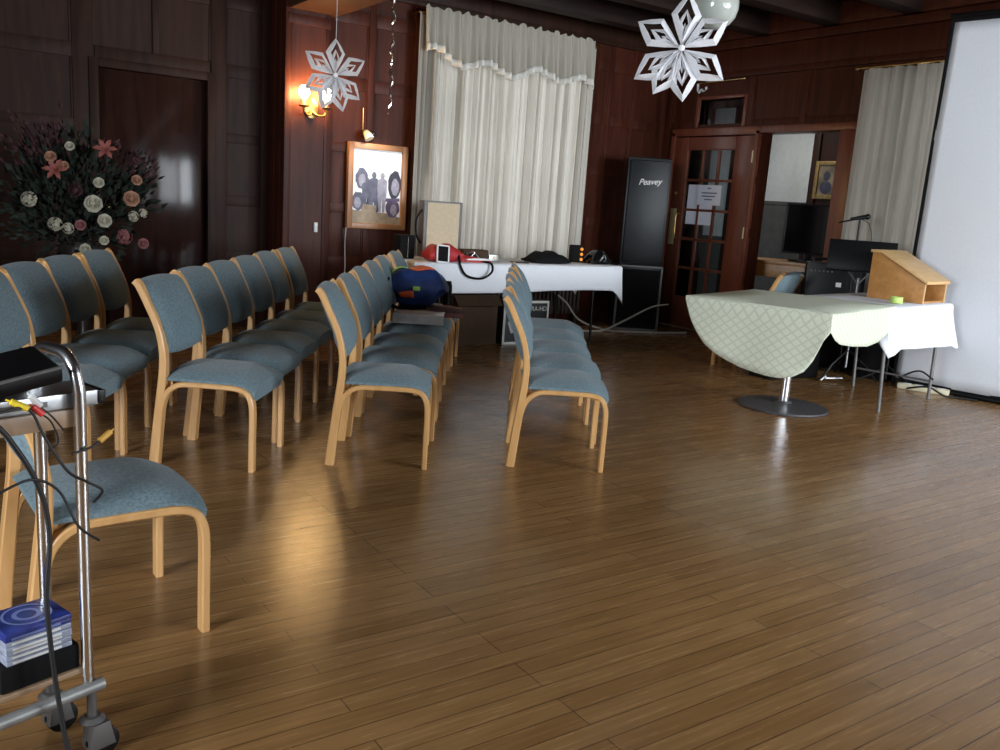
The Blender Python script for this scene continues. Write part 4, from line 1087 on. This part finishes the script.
b = bmesh.new(); lathe(b, [(.02, -.126), (.05, -.118), (.085, -.095), (.112, -.06), (.125, -.015), (.126, .02), (.118, .06), (.095, .095), (.06, .118), (.05, .125)], 36); finish('globe', b, M['opal'], t)
b = bmesh.new(); lathe(b, [(.058, .118), (.060, .15), (.03, .165), (.01, .17)], 24); finish('gallery', b, M['brass'], t)
b = bmesh.new(); tube(b, [(0, 0, .165), (0, 0, .80)], .008, 10); lathe(b, [(.01, .76), (.05, .79), (.055, .81)], 20); finish('stem', b, M['brass'], t)
b = bmesh.new(); pts = []
for i in range(110):
    z = ZC - .01 - i * .0127; s = i * .55; rad = .010 + .006 * math.sin(i * .37)
    pts.append((3.0 + rad * math.cos(s), 6.0 + rad * math.sin(s), z))
tube(b, pts, [.004 + .006 * (math.sin(i * 1.1) > .3) for i in range(110)], 6)
tag(finish('tinsel_strand', b, M['tinsel'], None, 0), 'thin silver twisted strand hanging from the ceiling left of the curtains', 'decoration')

# ------------------------------------------------------------------ flower arrangement
t = thing('flower_arrangement', 'big arrangement of cream, pink and coral flowers before the dark door', 'flowers', (1.03, 6.85, 0))
b = bmesh.new(); lathe(b, [(.17, 0), (.17, .03), (.06, .06), (.045, .2), (.045, .45), (.07, .52), (.15, .55), (.15, .57)], 28); finish('pedestal', b, M['ceramic'], t)
b = bmesh.new(); lathe(b, [(.06, .57), (.10, .60), (.15, .68), (.16, .74), (.13, .80), (.12, .80)], 28); finish('vase', b, M['ceramic'], t)
def leafs(b, c, n, spread, ln, dirv=None, wd=.3):
    for _ in range(n):
        p = V(c) + V((random.gauss(0, spread), random.gauss(0, spread * .5), random.gauss(0, spread)))
        d = (p - V((0, .05, .85))); d += V((random.uniform(-.2, .2), random.uniform(-.3, .1), random.uniform(-.15, .3))); d.normalize()
        sd = d.cross(V((random.uniform(-1, 1), random.uniform(-1, 1), random.uniform(-1, 1)))); sd.normalize(); L = ln * random.uniform(.6, 1.3); nn = d.cross(sd)
        q = [p, p + d * L * .35 + sd * L * wd * .5 + nn * .006, p + d * L, p + d * L * .35 - sd * L * wd * .5 + nn * .006]
        b.faces.new([b.verts.new(x) for x in q])
b = bmesh.new()
for (x, z, s, n) in ((-.05, 1.05, .17, 170), (-.28, 1.2, .10, 70), (.25, 1.15, .11, 80), (-.05, 1.38, .10, 70), (.0, .85, .16, 110), (.38, 1.2, .05, 26), (-.3, .95, .1, 50)):
    leafs(b, (x, -.02, z), int(n * 3.2), s * .9, .066, wd=.6)
for (x, z) in ((-.40, 1.42), (-.2, 1.55), (.05, 1.5), (.46, 1.3), (.40, 1.42), (-.45, 1.1), (.3, .8), (.50, 1.12)):
    tube(b, catmull([(0, .02, .78), (x * .5, 0, .78 + (z - .78) * .6), (x, -.03, z)], 5), .005, 5)
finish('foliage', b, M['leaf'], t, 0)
b = bmesh.new()
for (x, z, s, n) in ((.36, 1.36, .05, 34), (-.32, 1.42, .09, 60), (-.16, 1.5, .06, 30), (.18, 1.42, .05, 14), (.42, 1.28, .04, 20)): leafs(b, (x, -.04, z), int(n * 2), s, .05, wd=.6)
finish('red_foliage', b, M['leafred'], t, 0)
def rose(r, m):
    b = bmesh.new()
    for ring, (rad, ln, tilt, n) in enumerate(((.15, .55, .25, 4), (.38, .75, .6, 5), (.6, .85, 1.0, 6), (.75, .8, 1.4, 7))):
        for i in range(n):
            a = 2 * PI * i / n + ring * .5
            bs = V((math.cos(a), math.sin(a), 0)); tg = V((-bs.y, bs.x, 0)); up = V((0, 0, 1))
            vs = []
            for (s, w, bend) in ((0, .25, 0), (.5, .55, .12), (.85, .5, .2), (1.0, .25, .32)):
                p = bs * (rad * .5 + ln * s * math.sin(tilt) * .75 + bend * .25) + up * (ln * s * math.cos(tilt) * .9 - bend * .2 * tilt + .15)
                vs.append((b.verts.new((p - tg * w) * r), b.verts.new((p + bs * .08 * s) * r), b.verts.new((p + tg * w) * r)))
            for A, B in zip(vs, vs[1:]):
                b.faces.new((A[0], A[1], B[1], B[0])); b.faces.new((A[1], A[2], B[2], B[1]))
    ico(b, (0, 0, r * .1), r * .45, 1)
    return b
def cluster(r, n=26):
    b = bmesh.new()
    for i in range(n):
        d = V((random.gauss(0, 1), random.gauss(0, 1), abs(random.gauss(0, .8)))); d.normalize(); p = d * r * .75
        ax = d.orthogonal().normalized(); ay = d.cross(ax)
        for k in range(4):
            a = k * PI / 2 + i; u = ax * math.cos(a) + ay * math.sin(a); w = d.cross(u)
            b.faces.new([b.verts.new(q) for q in (p, p + u * r * .22 + w * r * .14 + d * r * .08, p + u * r * .36 + d * r * .05, p + u * r * .22 - w * r * .14 + d * r * .08)])
    ico(b, (0, 0, 0), r * .62, 1); return b
def lily(r):
    b = bmesh.new()
    for k in range(6):
        a = k * PI / 3; u = V((math.cos(a), math.sin(a), 0)); w = V((-u.y, u.x, 0)); vs = []
        for (s, wd, h) in ((.05, .06, 0), (.35, .2, .3), (.7, .2, .42), (1.05, .03, .30)): p = u * s * r; vs.append((b.verts.new(p - w * wd * r + V((0, 0, h * r))), b.verts.new(p + V((0, 0, h * r - .03 * r))), b.verts.new(p + w * wd * r + V((0, 0, h * r)))))
        for A, B in zip(vs, vs[1:]): b.faces.new((A[0], A[1], B[1], B[0])); b.faces.new((A[1], A[2], B[2], B[1]))
    lathe(b, [(.03 * r, 0), (.03 * r, .5 * r), (.05 * r, .55 * r)], 6); return b
KX = 6.85 / 6.9
def pxz(px, py):   # small lookup from measured spots on the vase plane
    return ((px - 80) * .00648, 1.09 + (200 - py) * .0072 + (px - 80) * .0003)
fl = [('rose', 87, 203, .056, 'rose_white'), ('rose', 98, 219, .044, 'rose_white'), ('rose', 93, 183, .034, 'rose_white'),
      ('cluster', 27, 199, .060, 'rose_white'), ('cluster', 50, 222, .055, 'rose_white'), ('cluster', 62, 226, .045, 'rose_white'),
      ('rose', 126, 198, .052, 'peach'), ('cluster', 128, 215, .045, 'rose_white'), ('cluster', 138, 212, .04, 'rose_white'),
      ('lily', 100, 152, .075, 'lily'), ('lily', 52, 172, .075, 'lily'), ('rose', 48, 160, .035, 'peach'), ('rose', 66, 150, .03, 'rose_white'),
      ('cluster', 118, 235, .065, 'rose_pink'), ('rose', 138, 242, .036, 'rose_pink'), ('rose', 74, 223, .034, 'rose_pink'), ('rose', 78, 246, .036, 'rose_white'),
      ('cluster', 70, 190, .055, 'leafred'), ('cluster', 130, 160, .055, 'leafred'), ('rose', 132, 180, .035, 'peach'), ('rose', 60, 168, .03, 'peach'), ('rose', 97, 238, .03, 'rose_white')]
kinds = {'rose': 'rose', 'cluster': 'hydrangea_head', 'lily': 'lily'}
for (k, px, py, r, m) in fl:
    x, z = pxz(px, py); b = rose(r, M[m]) if k == 'rose' else cluster(r) if k == 'cluster' else lily(r)
    o = finish(kinds[k], b, M[m], t, 0)
    dv = V((x * .8 - .25, -1.0, .25 + (z - 1.1) * .6)); o.rotation_euler = dv.to_track_quat('Z', 'Y').to_euler(); o.location = (x, -.16 - .06 * (1 - abs(x) * 2), z)

# ------------------------------------------------------------------ next room contents
def lcd(name, label, loc, rz, w, h, group=None):
    t = thing(name, label, 'television', loc, rz)
    b = bmesh.new(); box2(b, (-w / 2, -.02, .08), (w / 2, .02, .08 + h), .006); finish('screen_housing', b, M['black'], t)
    b = bmesh.new(); box2(b, (-w / 2 + .02, -.022, .10), (w / 2 - .02, -.019, .06 + h)); finish('screen_glass', b, M['tvglass'], t)
    b = bmesh.new(); box2(b, (-.04, 0, .01), (.04, .03, .2), .005); prism(b, [(.20 * math.cos(a), .11 * math.sin(a)) for a in [i * PI / 10 for i in range(20)]], 0, .015, None, .003); finish('stand', b, M['black'], t)
    return t
lcd('television', 'black flat television on the table seen through the open doorway', (8.25, 6.11, .845), R(-47), .56, .55)
t = thing('side_table', 'low brown wooden table under the television beyond the doorway', 'table', (8.15, 6.25, 0), R(-60))
b = bmesh.new(); box2(b, (-.55, -.3, .80), (.55, .3, .84), .006); finish('tabletop', b, M['oak'], t)
b = bmesh.new(); box2(b, (-.50, -.27, .66), (.50, -.25, .80), .003); finish('apron', b, M['oak'], t)
for sx in (-1, 1):
    for sy in (-1, 1):
        b = bmesh.new(); box2(b, (sx * .50 - .025, sy * .26 - .025, 0), (sx * .5 + .025, sy * .26 + .025, .80), .004); finish('leg', b, M['oak'], t)
t = thing('gilt_picture', 'gilt framed dark portrait on the far wall of the next room', 'picture', (9.435, 6.85, 1.80))
b = bmesh.new()
for (a, c, p, q) in ((-.17, -.12, -.23, .23), (.12, .17, -.23, .23), (-.12, .12, -.229, -.18), (-.12, .12, .18, .229)): box2(b, (-.025, a, p), (.012, c, q), .008)
finish('frame', b, M['gilt'], t)
b = bmesh.new(); box2(b, (-.005, -.13, -.19), (.008, .13, .19)); cv = finish('canvas', b, M['oldpaint'], t)
b = bmesh.new(); box(b, (-.006, 0, 0), (.003, .01, .01)); ico(b, (-.006, .0, .05), .05, 2, (.06, 1, 1.3)); ico(b, (-.006, 0, -.09), .09, 2, (.04, 1, .9)); finish('painted_sitter', b, M['pdark'], cv)
chair(6.03, 4.93, R(104), 'blue-grey chair at the doorway, beside the glazed door, behind the green-clothed table', None, False)
chair(6.46, 5.22, R(104), 'blue-grey chair at the doorway next to the black equipment, behind the green-clothed table', None, False)

# ------------------------------------------------------------------ black equipment behind the tables
t = thing('music_stand', 'black music stand with wide desk behind the lectern', 'music stand', (6.46, 4.26, 0), R(-56))
b = bmesh.new(); m_ = frame_mtx((0, 0, 1.03), (1, 0, 0), (0, .28, .96)); box2(b, (-.26, -.13, -.008), (.26, .13, .008), .004, m_); box2(b, (-.26, -.135, -.0), (.26, -.125, .05), .003, m_); finish('desk', b, M['black'], t)
b = bmesh.new()
for s in (-1, 1): tube(b, [(0, .02, .80), (s * .10, .02, .92)], .007, 8)
finish('desk_fork', b, M['steel'], t)
b = bmesh.new(); tube(b, [(0, .02, .10), (0, .02, .85)], .011, 10); lathe(b, [(.018, .50), (.022, .52), (.022, .57), (.018, .59)], 14, (0, .02, 0)); finish('pole', b, M['steel'], t)
for an in (-2.3, -.2, 1.9):
    b = bmesh.new(); tube(b, [(0, .02, .25), (.16 * math.cos(an), .02 + .16 * math.sin(an), .13), (.26 * math.cos(an), .02 + .26 * math.sin(an), .01)], .010, 8); finish('leg', b, M['black'], t)
t = thing('microphone_stand', 'black microphone on a boom stand in front of the grey-beige curtain', 'microphone', (6.68, 4.47, 0))
b = bmesh.new(); tube(b, [(0, 0, .02), (0, 0, 1.33)], .009, 10); finish('pole', b, M['black'], t)
b = bmesh.new(); tube(b, [(-.13, .11, 1.29), (0, 0, 1.335), (.03, -.03, 1.345)], .007, 8); finish('boom', b, M['black'], t)
b = bmesh.new(); tube(b, [(.03, -.03, 1.35), (-.06, .05, 1.325)], [.02, .012], 12); ico(b, (.04, -.04, 1.352), .026, 2); finish('microphone', b, M['black'], t)
b = bmesh.new(); tube(b, catmull([(-.04, .04, 1.34), (.05, -.05, 1.30), (.08, -.08, 1.15), (.05, -.06, .95), (.06, -.04, .6)], 6), .004, 6); finish('lead', b, M['cable'], t)
for an in (.3, 2.4, 4.5):
    b = bmesh.new(); tube(b, [(0, 0, .08), (.13 * math.cos(an), .13 * math.sin(an), .01)], .008, 8); finish('leg', b, M['black'], t)
t = thing('amplifier', 'black stacked amplifier with small white label behind the music stand', 'amplifier', (6.87, 4.76, 0), R(-50))
b = bmesh.new(); box2(b, (-.26, -.12, 0), (.24, .12, .93), .012); finish('cabinet', b, M['black'], t)
b = bmesh.new(); box2(b, (-.23, -.132, .04), (.21, -.12, .58), .006); finish('grille', b, M['blackfab'], t)
b = bmesh.new()
for k in range(6): lathe(b, [(.008, 0), (.008, .012), (.006, .014)], 12, mtx=Matrix.Translation((-.22 + k * .035, -.12, .86)) @ Matrix.Rotation(PI / 2, 4, 'X'))
finish('control_knobs', b, M['greymetal'], t)
b = bmesh.new(); box2(b, (.0, -.124, .73), (.045, -.12, .77)); finish('white_label', b, M['white_plastic'], t)
b = bmesh.new(); tube(b, catmull([(-.2, 0, .93), (-.18, 0, .96), (.14, 0, .96), (.16, 0, .93)], 5), .012, 8); finish('carry_handle', b, M['black'], t)
b = bmesh.new(); box2(b, (-.20, -.12, .0), (.16, .13, .40), .02, yawm(6.92, 4.24, .0, R(20)) @ Matrix.Rotation(R(0), 4, 'Y'))
tag(finish('equipment_case', b, M['blackfab']), 'black equipment case on the floor behind the white-clothed table', 'case')
b = bmesh.new(); box2(b, (-.30, -.12, .0), (.26, .12, .24), .015, yawm(6.02, 4.52, 0, R(-5)))
o = finish('stage_monitor', b, M['black']); tag(o, 'low black wedge case on the floor behind the pedestal table', 'case')
b = bmesh.new(); tube(b, [(6.16, 4.24, .03), (6.30, 4.17, .035)], .012, 8); tube(b, [(6.13, 4.25, .012), (6.17, 4.23, .05)], .011, 8)
tag(finish('chrome_pedal', b, M['chrome']), 'short chrome bar on the floor beneath the tables', 'pedal')
# extension lead at the screen foot
t = thing('extension_socket', 'cream extension socket block on the floor by the screen foot', 'extension socket', (6.70, 3.70, 0), R(-68))
b = bmesh.new(); box2(b, (-.19, -.035, 0), (.19, .035, .045), .010); finish('socket_block', b, M['cream_plastic'], t)
b = bmesh.new()
for k in range(4): box2(b, (-.15 + k * .085, -.022, .045), (-.09 + k * .085, .022, .048), .001)
finish('socket_faces', b, M['white_plastic'], t)
cable('floor_cable', [(6.58, 3.86, .02), (6.50, 3.80, .10), (6.45, 3.62, .20), (6.42, 3.48, .16)], .007, M['cable'], 'black cable looped up to the folding table leg by the screen')
cable('floor_cable', [(6.63, 3.80, .01), (6.62, 3.62, .06), (6.66, 3.50, .012), (6.72, 3.42, .01), (6.78, 3.3, .01)], .008, M['cable'], 'black cable lying along the foot of the screen')

# ------------------------------------------------------------------ trolley in the foreground
tA = V((-.951, -.309)); tB = V((-.309, .951)); tO = (.271, 1.890)
TS, TZ0 = .93, .0889
tm = Matrix(((-tA.x * TS, tB.x * TS, 0, tO[0]), (-tA.y * TS, tB.y * TS, 0, tO[1]), (0, 0, TS, TZ0), (0, 0, 0, 1)))   # local x = to the right, y = away
t = thing('av_trolley', 'chrome tubed trolley with wooden shelves at the left edge', 'trolley'); t.matrix_world = tm
D = .160; TLn = .75
b = bmesh.new(); tube(b, [(0, 0, .11)] + [(0, 0, z) for z in (.3, .5, .7, .80)] + catmull([(0, 0, .80), (-.004, .010, .850), (-.006, .045, .880), (-.010, .09, .885), (-.014, D - .02, .880), (-.016, D, .855), (-.016, D, .80)], 5)[1:] + [(-.016, D, .5), (-.016, D, .11)], .0135, 14); finish('end_frame', b, M['chrome'], t)
b = bmesh.new(); tube(b, [(-TLn, 0, .11), (-TLn, 0, .80)] + catmull([(-TLn, 0, .80), (-TLn, .03, .875), (-TLn, D - .03, .875), (-TLn, D, .80)], 5)[1:] + [(-TLn, D, .11)], .0135, 14); finish('end_frame', b, M['chrome'], t)
b = bmesh.new(); box2(b, (-TLn, .012, .722), (-.004, D - .012, .762), .004); finish('shelf', b, M['trolleywood'], t)
b = bmesh.new(); box2(b, (-TLn, .004, .130), (-.004, D - .012, .143), .003); finish('shelf', b, M['trolleywood'], t)
b = bmesh.new(); tube(b, [(-TLn, -.012, .095), (.03, -.012, .095)], .015, 10); finish('bottom_rail', b, M['railgrey'], t)
for (x, y) in ((.005, -.005), (-.014, D), (-TLn, 0), (-TLn, D)):
    b = bmesh.new(); tube(b, [(x, y, -.005), (x, y, .11)], .011, 10); lathe(b, [(.02, .0), (.030, .008), (.02, .018)], 16, (x, y, 0))
    prism(b, [(-.028, -.065), (.034, -.065), (.02, .0), (-.02, .0)], -.024, .024, Matrix.Translation((x + .012, y, 0)) @ XZ, .003); c_ = finish('castor', b, M['greymetal'], t)
    b = bmesh.new(); lathe(b, [(.010, -.019), (.036, -.016), (.038, 0), (.036, .016), (.010, .019)], 22, mtx=Matrix.Translation((x + .022, y, -.0575)) @ Matrix.Rotation(PI / 2, 4, 'X')); finish('wheel', b, M['black'], c_)
def on_trolley(o): o.matrix_world = tm @ o.matrix_world; return o
t2 = thing('disc_player', 'flat silver disc player on the top shelf of the trolley', 'disc player'); t2.matrix_world = tm @ Matrix.Translation((0, 0, .763))
b = bmesh.new(); box2(b, (-.42, .02, 0), (.055, .146, .034), .004); finish('casing', b, M['steel'], t2)
b = bmesh.new(); box2(b, (.050, .018, .002), (.070, .148, .033), .004); finish('end_cheek', b, M['black'], t2)
b = bmesh.new(); box2(b, (-.20, .0185, .010), (-.06, .0205, .022), 0); finish('disc_tray', b, M['greymetal'], t2)
t3 = thing('laptop', 'black laptop-like case lying tilted on the disc player', 'laptop'); t3.matrix_world = tm @ Matrix.Translation((-.18, .0, .805)) @ Matrix.Rotation(R(-9), 4, 'Y') @ Matrix.Rotation(R(14), 4, 'X')
b = bmesh.new(); box2(b, (-.16, .0, .0), (.15, .13, .036), .008); finish('body', b, M['black'], t3)
b = bmesh.new(); box2(b, (-.16, -.003, .034), (.15, .006, .039), .002); finish('trim_strip', b, M['greymetal'], t3)
b = bmesh.new(); box2(b, (-.13, -.008, .012), (-.085, .002, .032), .003); finish('silver_latch', b, M['chrome'], t3)
# black box and discs on the lower shelf
b = bmesh.new(); box2(b, (-.185, .010, .144), (-.012, .132, .205), .006); on_trolley(tag(finish('black_box', b, M['blackfab']), 'black box on the lower shelf of the trolley beneath the discs', 'box'))
zc = .206
labs = ['lowest disc case of the pile on the trolley', 'second lowest disc case of the pile on the trolley', 'third lowest disc case of the pile on the trolley', 'middle disc case of the pile on the trolley', 'disc case just under the two blue ones on the trolley', 'blue disc case directly under the top one on the trolley', 'blue disc case with round print on top of the trolley pile']
for i, lab in enumerate(labs):
    dx, dy = random.uniform(-.004, .004), random.uniform(-.004, .004); top_ = i >= 5
    th_ = .0115
    b = bmesh.new(); box2(b, (-.168 + dx, .010 + dy, zc), (-.026 + dx, .132 + dy, zc + th_ - .0006), .0012); o = finish('disc_case', b, M['cdblue'] if top_ else M['cdclear'])
    if i == 6:
        b = bmesh.new(); cx, cy = -.097 + dx, .074 + dy
        for (ra, rb) in ((.052, .046), (.030, .020)): 
            n = 40; A = [b.verts.new((cx + ra * math.cos(2 * PI * k / n), cy + ra * math.sin(2 * PI * k / n), zc + th_)) for k in range(n)]; B = [b.verts.new((cx + rb * math.cos(2 * PI * k / n), cy + rb * math.sin(2 * PI * k / n), zc + th_)) for k in range(n)]
            for k in range(n): b.faces.new((A[k], A[(k + 1) % n], B[(k + 1) % n], B[k]))
        finish('round_print', b, M['cdpale'], o, 0)
    else:
        b = bmesh.new(); box2(b, (-.155 + dx, .0085 + dy, zc + .003), (-.05 + dx, .0105 + dy, zc + .008)); finish('spine_insert', b, M['cdpale'] if top_ else M['white_plastic'], o, 0)
    on_trolley(tag(o, lab, 'disc case', 'pile of disc cases on the trolley')); zc += th_
# leads
def tcable(name, pts, r, m, lab, ends=()):
    b = bmesh.new(); tube(b, catmull(pts, 8), r, 8); o = finish(name, b, m, None, 80)
    for (nm, p, q, mm) in ends:
        b = bmesh.new(); p, q = V(p), V(q); tube(b, [p, p.lerp(q, .78), p.lerp(q, .8), q], [.0072, .0068, .0025, .002], 10); finish(nm, b, mm, o)
    on_trolley(tag(o, lab, 'cable')); return o
tcable('power_lead', [(-.30, -.02, .79), (-.20, -.03, .775), (-.145, -.035, .70), (-.105, -.04, .60), (-.095, -.045, .50), (-.108, -.05, .38), (-.105, -.055, .25), (-.095, -.06, .12), (-.085, -.075, .0), (-.07, -.10, -.07), (-.03, -.18, -.089), (.03, -.3, -.089)], .0055, M['cable'], 'thick black lead hanging from the trolley top to the floor')
tcable('audio_lead', [(-.32, -.02, .78), (-.20, -.045, .79), (-.13, -.045, .793), (-.10, -.05, .73), (-.06, -.06, .65), (-.01, -.045, .61), (.02, -.05, .585), (-.01, -.07, .57)], .0032, M['cable'], 'black lead with yellow plug looping off the trolley shelf', [('yellow_plug', (-.128, -.045, .793), (-.166, -.035, .815), M['yellow'])])
tcable('audio_lead', [(-.100, -.045, .776), (-.08, -.04, .755), (-.065, -.035, .71), (-.085, -.03, .69)], .002, M['cable'], 'thin lead with red plug on the trolley shelf edge', [('red_plug', (-.099, -.045, .776), (-.122, -.04, .800), M['redplug'])])
tcable('audio_lead', [(-.098, -.03, .790), (-.075, -.034, .765), (-.05, -.03, .73)], .002, M['cable'], 'thin lead with white plug on the trolley shelf edge', [('white_plug', (-.097, -.03, .790), (-.120, -.026, .822), M['white_plastic'])])
tcable('audio_lead', [(-.03, -.02, .672), (.01, -.02, .678), (.035, -.018, .690)], .0028, M['cable'], 'short lead with amber plug pointing right of the trolley post', [('amber_plug', (.033, -.018, .689), (.068, -.016, .711), M['orangeplug'])])
tcable('audio_lead', [(-.24, -.04, .60), (-.17, -.05, .635), (-.12, -.05, .64), (-.07, -.045, .60), (-.04, -.06, .52), (.01, -.05, .47)], .0030, M['cable'], 'black lead curling across both chrome posts of the trolley')

# ------------------------------------------------------------------ lights
def area(name, loc, rot, sx, sy, power, col):
    l = bpy.data.lights.new(name, 'AREA'); l.shape = 'RECTANGLE'; l.size = sx; l.size_y = sy; l.energy = power; l.color = col
    o = bpy.data.objects.new(name, l); COL.objects.link(o); o.location = loc; o.rotation_euler = rot; return o
DAY = (.86, .93, 1.0)
for i, w in enumerate(WINS):
    area('daylight', ((w[0] + w[1]) / 2, Y0 - .2, (w[2] + w[3]) / 2), (PI / 2, 0, 0), w[1] - w[0], w[3] - w[2], (35, 120, 165)[i], DAY)
area('daylight', (X0 - .2, .7, 1.75), (0, -PI / 2, 0), 1.8, 1.9, 155, DAY)
area('daylight', ((win[0] + win[1]) / 2, YB + .3, (win[2] + win[3]) / 2), (-PI / 2, 0, 0), 1.8, 2.0, 30, DAY)
area('daylight', (XW + .3, (rw[0] + rw[1]) / 2, 1.7), (0, PI / 2, 0), 1.8, 1.7, 8, DAY)
area('next_room_fill', (8.5, 7.2, 2.7), (0, 0, 0), .6, .6, 6, (1, .97, .92))  # unseen fill light added to brighten the next room
l = bpy.data.lights.new('poster_spot', 'SPOT'); l.energy = 7; l.spot_size = R(95); l.spot_blend = .6; l.color = (1, .95, .88); l.shadow_soft_size = .03
o = bpy.data.objects.new('poster_spot', l); COL.objects.link(o); o.location = (3.50, 7.16, 1.86); o.rotation_euler = (V((3.62, 7.46, 1.35)) - V(o.location)).to_track_quat('-Z', 'Y').to_euler()
w = bpy.data.worlds.new('sky'); SC.world = w; w.use_nodes = True
bg = w.node_tree.nodes['Background']; bg.inputs[0].default_value = (.55, .65, .8, 1); bg.inputs[1].default_value = .35
